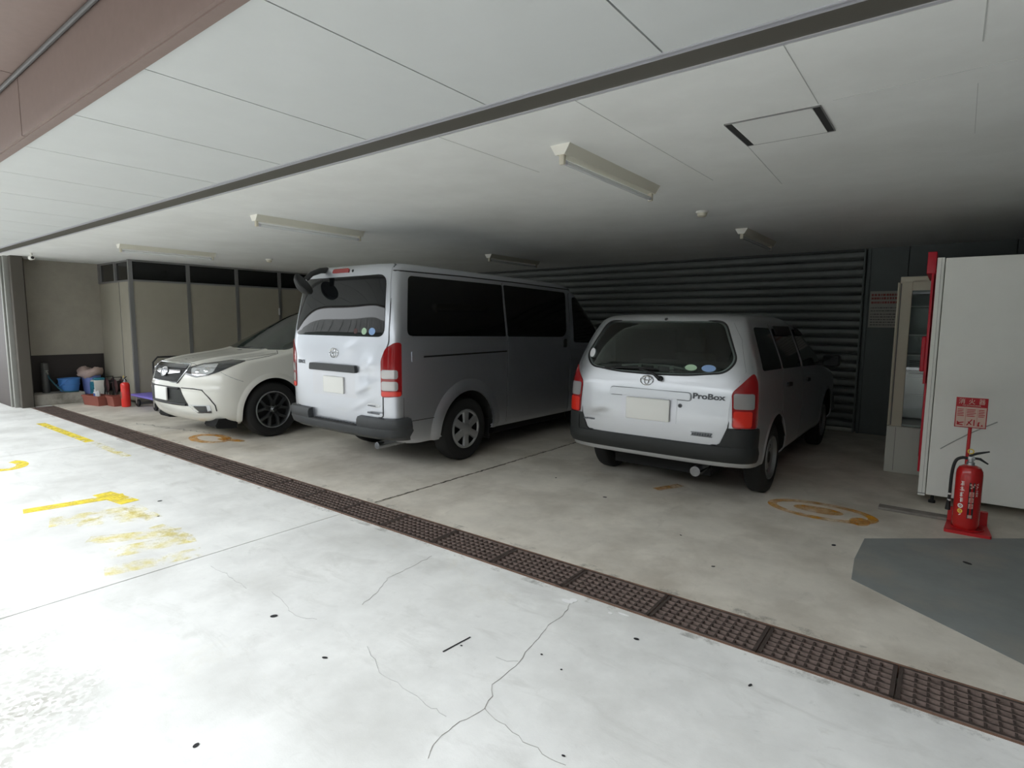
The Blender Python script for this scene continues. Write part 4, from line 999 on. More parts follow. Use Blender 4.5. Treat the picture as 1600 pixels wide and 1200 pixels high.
decal('paint_chip', [oval(-1.52, 2.49, .035, .016), oval(-1.50, 2.52, .02, .02), oval(-1.28, 2.52, .012, .008), oval(-1.22, 2.55, .03, .006)], M['chip_white'], ga, z=.003)
def crack(pts, m, parent, w=.004, jit=.012, seed=1):
    rnd = random.Random(seed); P = []
    for (x0, y0), (x1, y1) in zip(pts, pts[1:]):
        k = max(2, int(math.hypot(x1-x0, y1-y0)/.03))
        P += [(x0+(x1-x0)*i/k+rnd.gauss(0, jit), y0+(y1-y0)*i/k+rnd.gauss(0, jit)) for i in range(k)]
    P.append(pts[-1]); ps = []
    for a, b in zip(P, P[1:]):
        ps.append(rect(a[0], a[1], b[0], b[1], w*rnd.uniform(.4, 1.2)))
    return decal('crack', ps, m, parent)
crack([(-1.504, 2.52), (-1.463, 2.347), (-1.46, 2.225), (-1.446, 2.133), (-1.424, 2.04), (-1.398, 1.895), (-1.385, 1.784), (-1.383, 1.704), (-1.349, 1.654), (-1.326, 1.575), (-1.328, 1.514), (-1.355, 1.427), (-1.347, 1.362), (-1.339, 1.309), (-1.309, 1.258)], M['crack'], ga, w=.0022, jit=.004, seed=3)
crack([(-1.319, 1.567), (-1.253, 1.545), (-1.203, 1.55), (-1.158, 1.531), (-1.102, 1.522), (-1.04, 1.524), (-.983, 1.512), (-.922, 1.52)], M['crack'], ga, w=.0018, jit=.003, seed=4)
crack([(-2.011, 1.565), (-1.911, 1.517), (-1.813, 1.465), (-1.746, 1.463), (-1.661, 1.46), (-1.577, 1.46), (-1.515, 1.441), (-1.463, 1.445), (-1.405, 1.445)], M['crack_faint'], ga, w=.0024, jit=.004, seed=5)
crack([(-2.515, 2.472), (-2.496, 2.338), (-2.489, 2.227), (-2.492, 2.082), (-2.42, 1.97), (-2.379, 1.884), (-2.348, 1.792)], M['crack_faint'], ga, w=.0022, jit=.005, seed=6)
crack([(-2.854, 1.575), (-2.732, 1.56), (-2.622, 1.533), (-2.52, 1.514), (-2.447, 1.532), (-2.404, 1.558)], M['crack_faint'], ga, w=.0022, jit=.004, seed=7)
crack([(-1.398, 1.895), (-1.447, 1.863), (-1.499, 1.859)], M['crack_faint'], ga, w=.0025, jit=.004, seed=9)
crack([(-3.445, 1.527), (-3.274, 1.528), (-3.086, 1.519), (-2.997, 1.51)], M['crack_faint'], ga, w=.0022, jit=.004, seed=10)
decal('grime', [rect(-12.1, 2.575, 1.3, 2.575, .055)], M['stain_grey'], ga, z=.0014)
decal('grime', [rect(-12.1, 2.945, 1.3, 2.945, .07)], M['stain_grey'], g, z=.0014)
crack([(-9.2, 3.1), (-8.6, 3.25), (-7.9, 3.4), (-7.2, 3.55)], M['crack'], g, w=.012, jit=.02, seed=8)
crack([(-3.655, 2.93), (-3.64, 3.5), (-3.62, 4.3), (-3.60, 5.6), (-3.62, 8.0)], M['joint_dark'], g, w=.022, jit=.004, seed=21)
# ceiling joints
ceil = bpy.data.objects['ceiling']
for pts, w in (([(-.56, 2.35), (-.56, 3.06)], .003), ([(.02, 2.3), (.02, 2.75)], .004), ([(-1.45, 2.3), (-1.42, 4.2)], .002), ([(-1.0, 3.52), (-1.05, 4.6)], .002), ([(-2.33, 2.3), (-2.3, 3.3)], .002), ([(.02, 3.2), (.03, 4.0)], .002), ([(-.5, 3.05), (.3, 3.0)], .0015)):
    mb = MB(); mb.prism(rect(*pts[0], *pts[1], w), CE-.0015, CE+.001, 'z'); mb.build('ceiling_joint', M['joint_faint'], ceil, smooth=0)

# ------------------------------------------------------------------ ceiling fixtures
def light_fixture(x, y, label):
    r = empty('fluorescent_light', (x, y, CE)); tag(r, label, 'ceiling light', 'bare tube lights on the garage ceiling')
    L = 1.27
    mb = MB(); mb.prism([(-.065, 0), (.065, 0), (.030, -.055), (-.030, -.055)], 0, L, 'y'); mb.build('housing', M['lamp_body'], r, smooth=0)
    for a, b in ((-.006, .0), (L, L+.006)):
        mb = MB(); mb.prism([(-.067, 0), (.067, 0), (.032, -.057), (-.032, -.057)], a, b, 'y'); mb.build('end_cap', M['lamp_cap'], r, smooth=0)
    for y0, y1, pl in ((.01, .035, 1), (L-.035, L-.01, 0)):
        mb = MB(); mb.box(-.017, .017, y0, y1, -.108, -.052, .005); mb.build('lamp_holder', M['socket'], r)
    mb = MB(); mb.tube([(0, .034, -.090), (0, L-.034, -.090)], .0140, 16); t = mb.build('tube', M['tube'], r)
    for y0, y1 in ((.034, .062), (L-.062, L-.034)):
        mb = MB(); mb.tube([(0, y0, -.090), (0, y1, -.090)], .0150, 16); mb.build('tube_cap', M['lav_metal'], t)
light_fixture(-1.855, 2.87, 'unlit tube light on the ceiling above the small wagon, nearest the square hatch')
light_fixture(-5.445, 2.98, 'unlit tube light on the ceiling above the tail of the silver van')
light_fixture(-9.06, 3.02, 'unlit tube light on the ceiling in front of the beige partition room')
light_fixture(-1.85, 6.45, 'unlit tube light on the dark ceiling near the roller shutter, behind the smoke detector')
light_fixture(-5.60, 6.72, 'unlit tube light on the dark ceiling over the roof of the silver van')
def detector(x, y, label):
    r = empty('smoke_detector', (x, y, CE)); tag(r, label, 'smoke detector')
    mb = MB(); mb.lathe([(0, 0), (.055, 0), (.055, -.012), (.048, -.02)][::-1]+[], 'z', (0, 0, 0), 28); mb.build('base', M['white_plastic'], r)
    mb = MB(); mb.lathe([(.044, -.018), (.040, -.042), (.030, -.050), (0, -.052)], 'z', (0, 0, 0), 28); mb.build('sensor_head', M['cream'], r)
detector(-1.87, 5.28, 'round white smoke detector on the ceiling above the small wagon')
detector(-9.12, 5.22, 'round white smoke detector on the ceiling beside the partition room')
ht = empty('ceiling_hatch', (-.775, 3.295, CE)); tag(ht, 'square ceiling access hatch with dark gaps on two sides', 'hatch')
mb = MB(); mb.box(-.185, .185, -.212, .212, -.006, -.001); mb.build('hatch_panel', M['ceil_in'], ht, smooth=0)
for x in (-.2015, .2015): mb = MB(); mb.box(x-.0165, x+.0165, -.215, .215, -.004, -.0005); mb.build('hatch_gap', M['seam_dark'], ht, smooth=0)
mb = MB()
for y in (-.216, .212): mb.box(-.22, .22, y, y+.004, -.007, -.0005)
for x in (-.222, .218): mb.box(x, x+.004, -.216, .216, -.007, -.0005)
mb.build('hatch_frame', M['frame_grey'], ht, smooth=0)
cc = empty('security_camera', (-11.45, 2.62, CE)); tag(cc, 'small white security camera under the ceiling at the left shutter rail', 'camera')
mb = MB(); mb.tube([(0, 0, 0), (0, 0, -.05)], .018, 12); mb.build('mount', M['white_plastic'], cc)
mb = MB(); mb.lathe([(0, -.07), (.028, -.065), (.034, -.04), (.034, .06), (.028, .07), (0, .072)], 'x', (0, 0, -.075), 20); mb.build('camera_body', M['white_plastic'], cc)
mb = MB(); mb.lathe([(0, .076), (.020, .075), (.022, .07)], 'x', (0, 0, -.075), 16); mb.build('lens', M['black'], cc)

# ------------------------------------------------------------------ vending machine, display fridge, extinguisher corner
vm = empty('vending_machine', (-.12, 5.80, 0)); tag(vm, 'tall off-white vending machine with red front edge, seen from its plain side', 'vending machine')
mb = MB(); mb.box(.055, .80, 0, .95, .075, 2.02, .006); mb.build('cabinet', M['vend'], vm)
mb = MB(); mb.box(0, .050, -.002, .95, .062, 2.025, .005); mb.build('door', M['vend'], vm)
mb = MB(); mb.box(.0285, .030, -.0035, 0, .08, 2.02); mb.box(-.005, .052, -.0035, .0, .080, .085); mb.build('door_seam', M['vend_seam'], vm)
mb = MB(); mb.box(-.016, .0, .0, .95, .26, 1.93, .004); mb.box(-.065, -.004, -.004, .95, 1.90, 2.075, .006); mb.box(-.03, .0, 0, .95, 1.0, 1.9, .004); fbz = mb.build('front_bezel', M['red_bezel'], vm)
mb = MB(); mb.box(-.060, -.028, .02, .30, 1.10, 1.39, .008); mb.build('coin_panel', M['red_bezel'], vm)
mb = MB(); mb.box(-.032, -.028, .10, .88, 1.45, 1.85); mb.build('display_window', M['dark_glass'], vm)
mb = MB(); mb.box(-.022, -.012, .15, .80, .36, .58, .004); mb.build('pickup_flap', M['black_plastic'], vm)
for x in (.10, .72):
    for y in (.06, .88): mb = MB(); mb.lathe([(.025, 0), (.025, .02), (.012, .022), (.012, .08), (0, .08)], 'z', (x, y, 0), 12); mb.build('leg', M['black'], vm)
mb = MB(); pts = [(.126+.034*i-.0, -.004, .475+.026*i+.012*math.sin(i/10*PI)) for i in range(11)]; mb.tube(pts, .0045, 6); mb.xf(Matrix.Translation((0, .0015, 0))); mb.build('scuff_mark', M['scuff'], vm)

fr = empty('display_fridge', (-.42, 6.85, 0)); tag(fr, 'glass-sided display fridge with bare shelves, behind the vending machine', 'fridge')
mb = MB(); mb.box(-.02, .72, -.01, .62, .0, .47, .006); mb.build('base_cabinet', M['fridge_white'], fr)
mb = MB(); mb.box(.055, .058, -.012, -.008, .02, .46); mb.build('base_seam', M['vend_seam'], fr)
mb = MB(); mb.box(0, .72, 0, .6, 1.90, 1.955, .005); mb.box(.0, .10, .0, .05, .47, 1.91, .004); mb.box(.64, .72, 0, .05, .47, 1.91, .004); mb.box(.0, .05, .55, .6, .47, 1.91); mb.box(.64, .72, .55, .6, .47, 1.91); mb.box(.1, .64, .0, .03, 1.82, 1.91); mb.build('frame', M['cream'], fr)
mb = MB(); mb.box(-.020, -.001, -.006, .06, .475, 1.90, .004); mb.build('corner_strip', M['cream'], fr)
mb = MB(); mb.box(.005, .014, -.008, -.004, .48, 1.89); mb.build('strip_gap', M['vend_seam'], fr)
mb = MB(); mb.box(.10, .64, .012, .018, .475, 1.90); mb.build('side_glass', M['clear_pane'], fr)
mb = MB(); mb.box(.02, .026, .05, .55, .475, 1.90); mb.build('front_glass', M['clear_pane'], fr)
mb = MB(); mb.box(.06, .68, .57, .59, .47, 1.90); mb.box(.66, .70, .05, .56, .47, 1.90); mb.box(.05, .68, .05, .56, .47, .49); mb.build('lining', M['fridge_in'], fr)
mb = MB()
for z in (.92, .74): mb.box(.10, .66, .555, .57, z, z+.006)
mb.build('lining_rib', M['tube'], fr)
mb = MB()
for z in (1.0, 1.02, 1.04, 1.06, 1.08, 1.10): mb.box(.10, .66, .555, .57, z, z+.008)
mb.box(.10, .66, .55, .57, .965, .975); mb.build('vent_grille', M['seam_dark'], fr)
for z in (1.66, 1.38, 1.18):
    mb = MB(); mb.box(.05, .66, .05, .55, z, z+.012); mb.build('shelf', M['tube'], fr)
nt = empty('notice_sign', (-.72, 9.055, 1.69)); tag(nt, 'printed notice with red lettering on the grey steel back wall', 'sign')
mb = MB(); mb.box(-.165, .165, -.006, 0, -.24, .24); mb.build('sheet', M['paper'], nt, smooth=0)
mb = MB(); rnd = random.Random(5)
for r_, z in enumerate((.19, .145, .09)):
    x = -.145
    while x < .14:
        w = rnd.uniform(.012, .03); mb.box(x, x+w, -.008, -.005, z-.014, z+.014); x += w+rnd.uniform(.004, .012)
    mb.build('red_lettering', M['notice_red'], nt, smooth=0); mb = MB()
mb = MB()
for z in (.02, -.02, -.065, -.10, -.135, -.17, -.205):
    x = -.145
    while x < .14:
        w = rnd.uniform(.008, .035); mb.box(x, x+w, -.008, -.005, z-.006, z+.006); x += w+rnd.uniform(.004, .01)
mb.build('small_lettering', M['notice_dark'], nt, smooth=0)

st = empty('extinguisher_stand', (.20, 5.20, 0)); tag(st, 'red plastic extinguisher stand with sign on a pole, against the vending machine', 'stand')
mb = MB(); mb.prism(rpoly([(-.135, -.13), (.135, -.13), (.115, .17), (-.115, .17)], .02), 0, .022, 'z'); mb.prism(rpoly([(-.118, .13), (.118, .13), (.115, .17), (-.115, .17)], .01), .02, .12, 'z'); mb.build('base', M['stand_red'], st)
mb = MB(); mb.lathe([(.095, .02), (.10, .032), (.092, .034), (.086, .02)], 'z', (0, .0, 0), 32); mb.build('rim', M['stand_red'], st)
mb = MB(); mb.tube([(-.035, .15, .05), (-.030, .15, .80)], .011, 12); mb.build('pole', M['stand_red'], st)
sg = MB(); sg.box(-.125, .058, .128, .134, .735, .957, .0015); sgn = sg.build('sign_board', M['sign_red'], st)
mb = MB(); mb.box(-.119, .052, .1262, .1285, .741, .888); mb.build('sign_panel', M['sign_pink'], sgn, smooth=0)
TM = lambda x, y, z: Matrix.Translation((x, y, z)) @ Matrix.Rotation(PI/2, 4, 'X')
text_obj('消', 'lettering', M['sign_pink'], .036, .040, TM(-.092, .127, .930), sgn)
text_obj('火', 'lettering', M['sign_pink'], .036, .040, TM(-.034, .127, .930), sgn)
text_obj('器', 'lettering', M['sign_pink'], .036, .040, TM(.024, .127, .930), sgn)
text_obj('FIRE EXTINGUISHER', 'lettering', M['sign_pink'], .105, .009, TM(-.034, .127, .900), sgn)
mb = MB(); R = lambda pts: mb.prism(pts, .1250, .1265, 'y')
for x0, x1, y0, y1 in ((-.116, -.068, .755, .875), (-.062, .000, .755, .875), (.005, .049, .755, .875)):
    for k in range(5): R([(x0+.003, y1-.008-.012*k), (x0+(x1-x0)*rnd.uniform(.6, .95), y1-.008-.012*k), (x0+(x1-x0)*.9, y1-.003-.012*k), (x0+.003, y1-.003-.012*k)])
R([(-.112, .752), (-.104, .752), (-.096, .764), (-.072, .772), (-.072, .778), (-.100, .772), (-.112, .782)])
R([(-.104, .752), (-.076, .750), (-.076, .757), (-.10, .760)])
R([(-.058, .752), (-.050, .752), (-.022, .797), (-.028, .800)]); R([(-.050, .778), (-.030, .756), (-.024, .760), (-.044, .783)])
R([(-.016, .752), (-.009, .752), (-.009, .796), (-.016, .796)])
R([(.006, .750), (.020, .750), (.016, .772), (.024, .780), (.010, .782)]); R([(.024, .752), (.040, .752), (.034, .766)])
R([(-.0655, .748), (-.0640, .748), (-.0640, .878), (-.0655, .878)]); R([(.0018, .748), (.0030, .748), (.0030, .878), (.0018, .878)])
mb.build('pictograms', M['sign_red'], sgn, smooth=0)

def extinguisher(x, y, z, s, label, red, detailed=True):
    r = empty('fire_extinguisher', (x, y, z)); tag(r, label, 'fire extinguisher')
    R_ = .078*s if detailed else .075*s; H = .46*s
    mb = MB(); mb.lathe([(0, .012*s), (R_*.86, .0), (R_*.98, .012*s), (R_, .03*s), (R_, H*.85), (R_*.96, H*.91), (R_*.80, H*.965), (R_*.5, H*.992), (R_*.24, H)], 'z', (0, 0, 0), 40); mb.build('cylinder', red, r)
    mb = MB(); mb.lathe([(.0, H-.005), (.024*s, H-.004), (.024*s, H+.018*s), (.016*s, H+.022*s), (.016*s, H+.05*s), (0, H+.05*s)], 'z', (0, 0, 0), 20); mb.box(-.018*s, .022*s, -.012*s, .012*s, H+.03*s, H+.06*s, .004*s); mb.build('valve', M['cap_silver'], r)
    mb = MB(); mb.tube([(-.012*s, 0, H+.062*s), (.03*s, 0, H+.085*s), (.098*s, 0, H+.108*s)], [.008*s, .009*s, .005*s], 8); mb.build('squeeze_lever', M['black'], r)
    mb = MB(); mb.tube([(.015*s, 0, H+.050*s), (.05*s, 0, H+.048*s), (.096*s, 0, H+.018*s)], [.008*s, .009*s, .005*s], 8); mb.build('carry_handle', M['black'], r)
    mb = MB(); mb.tube([(.0, 0, H+.115*s)]+[], .003, 4) if False else None
    lp = [(-.005*s+.016*s*math.cos(t), -.014*s, H+.098*s+.016*s*math.sin(t)) for t in [2*PI*i/16 for i in range(16)]]
    mb = MB(); mb.tube(lp, .0035*s, 8, closed=True); mb.build('safety_pin', M['mark_yellow'], r)
    hp = [(-.018*s, 0, H+.042*s), (-.05*s, 0, H+.045*s), (-.085*s, 0, H+.015*s), (-.100*s, 0, H-.08*s), (-.102*s, 0, H*.5), (-.104*s, 0, H*.36)]
    sm_ = []
    for i in range(len(hp)-1):
        p0 = Vector(hp[max(0, i-1)]); p1 = Vector(hp[i]); p2 = Vector(hp[i+1]); p3 = Vector(hp[min(len(hp)-1, i+2)])
        for k in range(6):
            t = k/6; sm_.append(.5*((2*p1)+(p2-p0)*t+(2*p0-5*p1+4*p2-p3)*t*t+(3*p1-p0-3*p2+p3)*t**3))
    sm_.append(Vector(hp[-1]))
    mb = MB(); mb.tube(sm_, .0105*s, 10); h = mb.build('hose', M['black'], r)
    mb = MB(); mb.tube([(-.104*s, 0, H*.40), (-.106*s, 0, H*.24)], [.012*s, .017*s], 12); mb.build('nozzle', M['black'], h)
    if detailed:
        mb = MB()
        for a in (.50, .40): mb.tube([(-.103*s, 0, H*a-.006), (-.103*s, 0, H*a+.006)], .0125*s, 12)
        mb.build('hose_clip', M['mark_white'], h)
        def on(u, v, lift=.0015):  # wrap (u metres around, v up) onto the cylinder front (-y)
            t = u/R_; return ((R_+lift)*math.sin(t), -(R_+lift)*math.cos(t), v)
        def marks(name, polys, m, par=r):
            mb = MB()
            for p in polys:
                n = len(p); vs = [on(u, v, .0016) for u, v in p]+[on(u, v, -.004) for u, v in p]
                mb.add(vs, [tuple(range(n))]+[(i, n+i, n+(i+1) % n, (i+1) % n) for i in range(n)])
            return mb.build(name, m, par, smooth=0)
        bx = lambda u0, u1, v0, v1: [(u0, v0), (u1, v0), (u1, v1), (u0, v1)]
        wl = []; v = .345; rn = random.Random(11)
        for k in range(4):
            for q in range(4): 
                a = rn.uniform(0, .010); b = rn.uniform(.014, .024); wl.append(bx(-.050+a, -.050+b+.004, v-q*.008, v-q*.008+.004))
            wl.append(bx(-.050+.006+.006*rn.random(), -.040+.004, v-.028, v+.004)); v -= .040
        marks('label_print', wl, M['mark_white'])
        ri = lambda cu, cv, ro, ri_: [[(cu+r1*math.cos(t), cv+r1*math.sin(t)) for r1, t in ((ri_, t0), (ro, t0), (ro, t1), (ri_, t1))] for t0, t1 in [(2*PI*i/16, 2*PI*(i+1)/16) for i in range(16)]]
        marks('class_mark', ri(-.040, .170, .017, .009)+[ellipse(-.040, .170, .004, .004, 8)], M['mark_white'])
        marks('class_mark', ri(-.040, .132, .016, .008)+[ellipse(-.040, .132, .004, .004, 8)], M['mark_yellow'])
        marks('class_mark', [[(-.048, .098), (-.036, .104), (-.030, .114), (-.040, .110)]], M['mark_white'])
        bk = marks('label_panel', [bx(.002, .036, .085, .345)], M['black'])
        def on2(u, v): return on(u, v, .003)
        mb = MB()
        def sq(p): 
            n = len(p); mb.add([on(u, vv, .0028) for u, vv in p]+[on(u, vv, 0) for u, vv in p], [tuple(range(n))]+[(i, n+i, n+(i+1) % n, (i+1) % n) for i in range(n)])
        for v in (.245, .203, .160): sq(bx(.006, .032, v, v+.034))
        sq(bx(.006, .030, .090, .112)); sq(ellipse(.012, .330, .007, .008, 10)); sq(ellipse(.024, .318, .006, .006, 10)); sq(ellipse(.014, .308, .006, .005, 10)); sq(ellipse(.032, .332, .004, .006, 10))
        mb.build('pictogram', M['sign_pink'], bk, smooth=0)
        mb = MB()
        for v in (.245, .203, .160):
            for q in range(3):
                p = bx(.010+.002*q, .026+.002*(q % 2), v+.005+.010*q, v+.010+.010*q); n = 4; mb.add([on(u, vv, .0042) for u, vv in p]+[on(u, vv, 0) for u, vv in p], [(0, 1, 2, 3)]+[(i, n+i, n+(i+1) % n, (i+1) % n) for i in range(n)])
        mb.build('pictogram_detail', M['ext_red'], bk, smooth=0)
        vs, fs = text_data('YA-10X', 1, .0)
        x0 = min(v.x for v in vs); x1 = max(v.x for v in vs); y0 = min(v.y for v in vs); y1 = max(v.y for v in vs)
        mb = MB(); mb.add([on(.050+((v.y-y0)/(y1-y0)-.5)*.014, .345-((v.x-x0)/(x1-x0))*.10) for v in vs], fs); mb.build('model_lettering', M['mark_white'], r, smooth=0)
    else:
        mb = MB(); t0 = -1.0
        for i in range(10):
            a, b = t0+i*.14, t0+(i+1)*.14; rr = R_+.0015
            mb.add([(rr*math.sin(q), -rr*math.cos(q), z2) for q in (a, b) for z2 in (H*.36, H*.62)], [(0, 1, 3, 2)])
        mb.build('label_panel', M['planter'], r, smooth=0)
    return r
extinguisher(.185, 5.16, .034, 1.0, 'large red fire extinguisher on the red stand by the vending machine', M['ext_red'])
extinguisher(-11.08, 3.655, 0, .92, 'bright red fire extinguisher on the floor at the partition corner post', M['ext_red_bright'], False)
mb = MB(); mb.box(-.36, .20, 5.36, 5.46, .0, .022, .004); tag(mb.build('floor_board', M['board']), 'thin grey board lying on the floor under the vending machine edge', 'board')

# ------------------------------------------------------------------ clutter in the left corner
tp = empty('water_tap_post', (-12.55, 2.93, .19)); tag(tp, 'short grey standpipe with tap on the concrete ledge', 'tap')
mb = MB(); mb.lathe([(0, .0), (.055, 0), (.055, .50), (.05, .52), (0, .53)], 'z', (0, 0, 0), 24); mb.build('post', M['tap_grey'], tp)
mb = MB(); mb.tube([(.05, 0, .36), (.10, .01, .36), (.115, .012, .33)], .012, 10); mb.lathe([(0, .40), (.03, .398), (.03, .385), (0, .38)], 'z', (.075, .005, 0), 12); mb.tube([(.075, .005, .36), (.075, .005, .39)], .008, 8); mb.build('tap', M['rail_grey'], tp)
mb = MB(); mb.tube([(-12.425, 2.945, .505), (-12.425, 2.95, .46), (-12.42, 3.00, .38), (-12.36, 3.06, .27), (-12.31, 3.12, .21), (-12.295, 3.2, .203), (-12.295, 3.33, .203)], .011, 10); tag(mb.build('garden_hose', M['hose']), 'dark green hose running from the tap down to the ledge', 'hose')
bk = empty('bucket', (-12.47, 3.245, .192)); tag(bk, 'round blue plastic bucket on the concrete ledge', 'bucket')
mb = MB(); mb.lathe([(0, .0), (.12, .0), (.135, .01), (.150, .12), (.157, .122), (.157, .132), (.151, .134), (.158, .222), (.170, .226), (.170, .238), (.156, .238), (.148, .12), (.13, .015), (0, .012)], 'z', (0, 0, 0), 36); mb.build('pail', M['bucket'], bk)
mb = MB(); mb.tube([(.16*math.cos(t), -.16*math.sin(t)*.75-.06, .215-.12*math.sin(t)) for t in [PI*i/14 for i in range(15)]], .005, 8); mb.build('handle', M['bucket'], bk)
bn = empty('waste_bin', (-12.53, 3.60, 0)); tag(bn, 'tall lilac-blue waste bin lined with a pale bag, behind the white crate', 'bin')
mb = MB(); mb.lathe([(0, 0), (.115, 0), (.15, .50), (.155, .50), (.155, .515), (.145, .515), (.11, .02), (0, .02)], 'z', (0, 0, 0), 32); mb.build('tub', M['bin_blue'], bn)
mb = MB(); rn = random.Random(3); pr = []
n = 32; vs = []
for k, (r_, z_) in enumerate(((.150, .44), (.185, .47), (.19, .53), (.16, .575), (.10, .585), (.05, .54))):
    for i in range(n):
        t = 2*PI*i/n; q = 1+.10*math.sin(3*t+k)+.06*rn.uniform(-1, 1); vs.append((r_*q*math.cos(t)*1.1, r_*q*math.sin(t), z_+.03*math.sin(2*t+.4)+.012*rn.uniform(-1, 1)))
mb.add(vs, [(k*n+i, k*n+(i+1) % n, (k+1)*n+(i+1) % n, (k+1)*n+i) for k in range(5) for i in range(n)]+[tuple(5*n+i for i in range(n))]); mb.build('bag', M['bag_pink'], bn, smooth=60)
bx_ = empty('crate', (-12.19, 3.61, 0)); tag(bx_, 'white plastic crate holding a teal bundle, beside the waste bin', 'crate')
mb = MB(); mb.box(-.10, .10, -.10, .12, .0, .39, .012); mb.build('box', M['white_plastic'], bx_)
mb = MB(); mb.prism(rpoly([(-.06, .10), (.095, .10), (.09, .37), (-.07, .36)], .05), -.118, -.095, 'y'); mb.box(-.07, .09, -.08, .10, .38, .43, .03); mb.build('bundle', M['teal'], bx_)
def planter(x, y, rz, label, sx=1):
    r = empty('planter_box', (x, y, 0), rz); tag(r, label, 'planter')
    mb = MB(); a = [(-.27, -.09), (.27, -.09), (.27, .09), (-.27, .09)]; b = [(u*1.10, v*1.22) for u, v in a]; c_ = [(u*1.04, v*1.08) for u, v in a]; d = [(u*.96, v*.9) for u, v in a]
    vs = [(*p, 0) for p in a]+[(*p, .17) for p in b]+[(*p, .17) for p in c_]+[(*p, .05) for p in d]
    fs = [(0, 1, 2, 3)]+[(4*k+i, 4*k+(i+1) % 4, 4*k+4+(i+1) % 4, 4*k+4+i) for k in range(3) for i in range(4)]+[(12, 13, 14, 15)]
    mb.add(vs, fs); mb.box(-.305, .305, -.118, -.106, .145, .175, .003); mb.box(-.305, .305, .106, .118, .145, .175, .003); mb.box(-.305, -.293, -.118, .118, .145, .175, .003); mb.box(.293, .305, -.118, .118, .145, .175, .003)
    mb.xf(Matrix.Diagonal((sx, 1, 1, 1))); mb.build('trough', M['planter'], r, smooth=20)
    mb = MB(); mb.box(-.26*sx, .26*sx, -.08, .08, .10, .115); mb.build('contents', M['maroon'], r, smooth=0)
planter(-11.70, 3.42, .2, 'terracotta brown planter trough holding the white bottle, in front of the crate', .8)
planter(-11.335, 3.60, .1, 'terracotta brown planter trough half hidden behind the red extinguisher', .42)
jg = empty('bottle', (-11.68, 3.42, .117)); tag(jg, 'white detergent bottle with handle and spout sitting in the planter trough', 'bottle')
mb = MB(); mb.box(-.06, .06, -.04, .04, 0, .12, .02); mb.tube([(.06, 0, .03), (.10, 0, .05), (.10, 0, .11), (.05, 0, .125)], .014, 10); mb.build('jug', M['sticker_white'], jg)
mb = MB(); mb.tube([(-.05, 0, .09), (-.11, 0, .14)], [.018, .012], 10); mb.build('spout', M['sticker_white'], jg)
mb = MB(); mb.box(-.03, .045, -.043, -.039, .03, .09); mb.build('label_panel', M['mark_blue'], jg)
def reel(x, y, label):
    r = empty('cable_reel', (x, y, 0)); tag(r, label, 'reel')
    for a in (-.05, .045):
        mb = MB(); mb.lathe([(0, a), (.125, a), (.13, a+.006), (.125, a+.012), (0, a+.012)], 'y', (0, 0, .30), 30); mb.build('flange', M['maroon'], r)
    mb = MB(); mb.lathe([(0, -.045), (.095, -.045), (.095, .05), (0, .05)], 'y', (0, 0, .30), 30); mb.build('cable', M['black'], r)
    mb = MB(); mb.tube([(-.10, -.06, 0), (-.03, -.06, .30), (0, -.06, .46), (0, .06, .46), (-.03, .06, .30), (-.10, .06, 0)], .010, 8); mb.tube([(.10, -.06, 0), (.0, -.06, .30)], .010, 8); mb.tube([(.10, .06, 0), (0, .06, .30)], .010, 8); mb.build('stand', M['black'], r)
reel(-11.95, 3.70, 'dark maroon cable reel next to the white crate')
reel(-11.67, 3.74, 'dark maroon cable reel just left of the small extinguisher, against the partition')
tr = empty('platform_trolley', (-10.55, 3.98, 0)); tag(tr, 'violet platform trolley by the partition, partly hidden behind the white car nose', 'trolley')
mb = MB(); mb.box(-.45, .45, -.28, .28, .19, .225, .012); mb.build('deck', M['trolley'], tr)
mb = MB(); mb.tube([(.40, -.22, .22), (.40, -.22, .80), (.40, -.15, .88), (.40, .15, .88), (.40, .22, .80), (.40, .22, .22)], .014, 12); mb.build('push_handle', M['black'], tr)
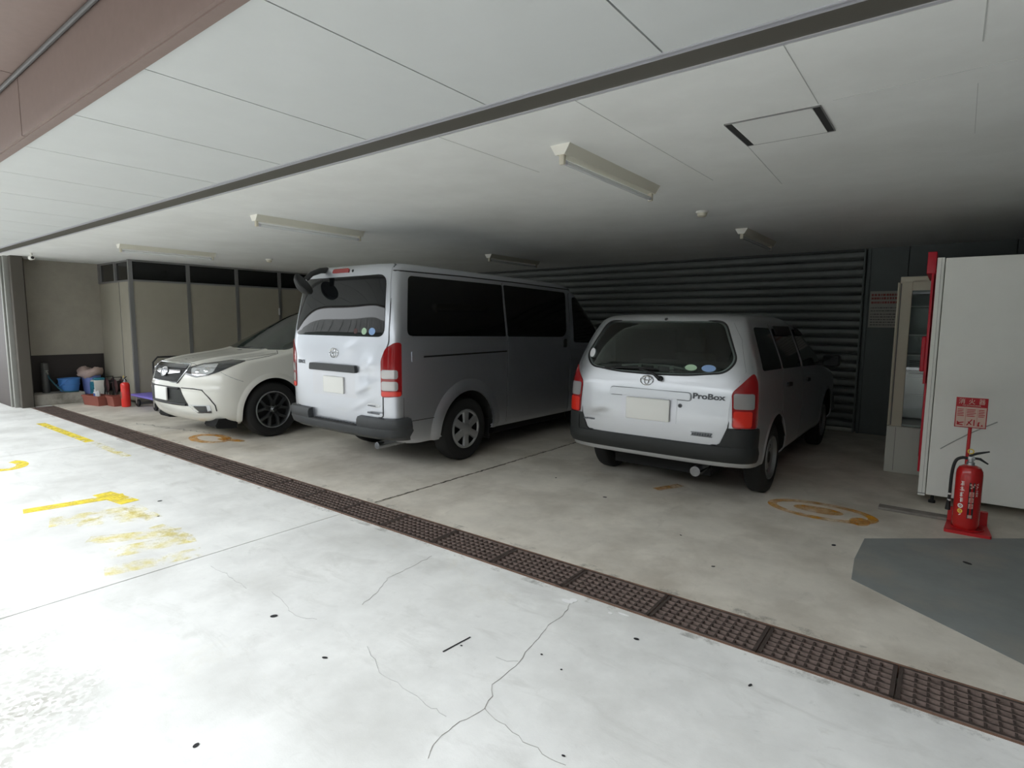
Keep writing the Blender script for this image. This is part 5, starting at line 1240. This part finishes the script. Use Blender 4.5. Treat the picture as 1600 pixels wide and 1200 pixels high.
for x in (-.36, .36):
    for y in (-.2, .2):
        mb = MB(); mb.lathe([(0, -.018), (.06, -.018), (.066, -.01), (.066, .01), (.06, .018), (0, .018)], 'y', (x, y, .066), 24); w = mb.build('caster', M['black'], tr)
        mb = MB(); mb.box(x-.03, x+.03, y-.03, y+.03, .13, .19, .004); mb.box(x-.02, x+.02, y-.028, y-.022, .06, .135); mb.box(x-.02, x+.02, y+.022, y+.028, .06, .135); mb.build('fork', M['rail_grey'], w)

# ------------------------------------------------------------------ light and camera
w = bpy.data.worlds.new('World'); scene.world = w; w.use_nodes = True
N = w.node_tree.nodes; L = w.node_tree.links; bg = N['Background']
tc = N.new('ShaderNodeTexCoord'); sp = N.new('ShaderNodeSeparateXYZ'); L.new(tc.outputs['Generated'], sp.inputs[0])
rp = N.new('ShaderNodeMapRange'); rp.inputs[1].default_value = 0; rp.inputs[2].default_value = 1; rp.inputs[3].default_value = .8; rp.inputs[4].default_value = 1.1; L.new(sp.outputs['Z'], rp.inputs[0])
mx = N.new('ShaderNodeMix'); mx.data_type = 'RGBA'; mx.blend_type = 'MULTIPLY'; mx.inputs[0].default_value = 1; mx.inputs[6].default_value = (.93, .97, 1.0, 1); L.new(rp.outputs[0], mx.inputs[7]); L.new(mx.outputs[2], bg.inputs[0])
bg.inputs[1].default_value = 1.0
cam = bpy.data.cameras.new('Camera'); co = bpy.data.objects.new('Camera', cam); col.objects.link(co)
cam.sensor_fit = 'HORIZONTAL'; cam.sensor_width = 36; cam.lens = 36*890.27/1600; cam.clip_start = .05; cam.clip_end = 300
Xw = Vector((0.79404047, 0.60781863, 0.00749927)); Yi = Vector((0.07119919, -0.08074671, -0.99418844)); Zf = Vector((-0.60368071, 0.7899598, -0.10739235))
mtx = Matrix((( Xw.x, -Yi.x, -Zf.x, 0), (Xw.y, -Yi.y, -Zf.y, 0), (Xw.z, -Yi.z, -Zf.z, 1.48), (0, 0, 0, 1)))
co.matrix_world = mtx
scene.camera = co
vs_ = scene.view_settings; vs_.view_transform = 'Standard'; vs_.look = 'None'; vs_.gamma = 1; vs_.use_curve_mapping = False; vs_.exposure = 2.32
scene.cycles.use_denoising = True
scene.cycles.max_bounces = 12; scene.cycles.diffuse_bounces = 6; scene.cycles.glossy_bounces = 4; scene.cycles.sample_clamp_indirect = 8
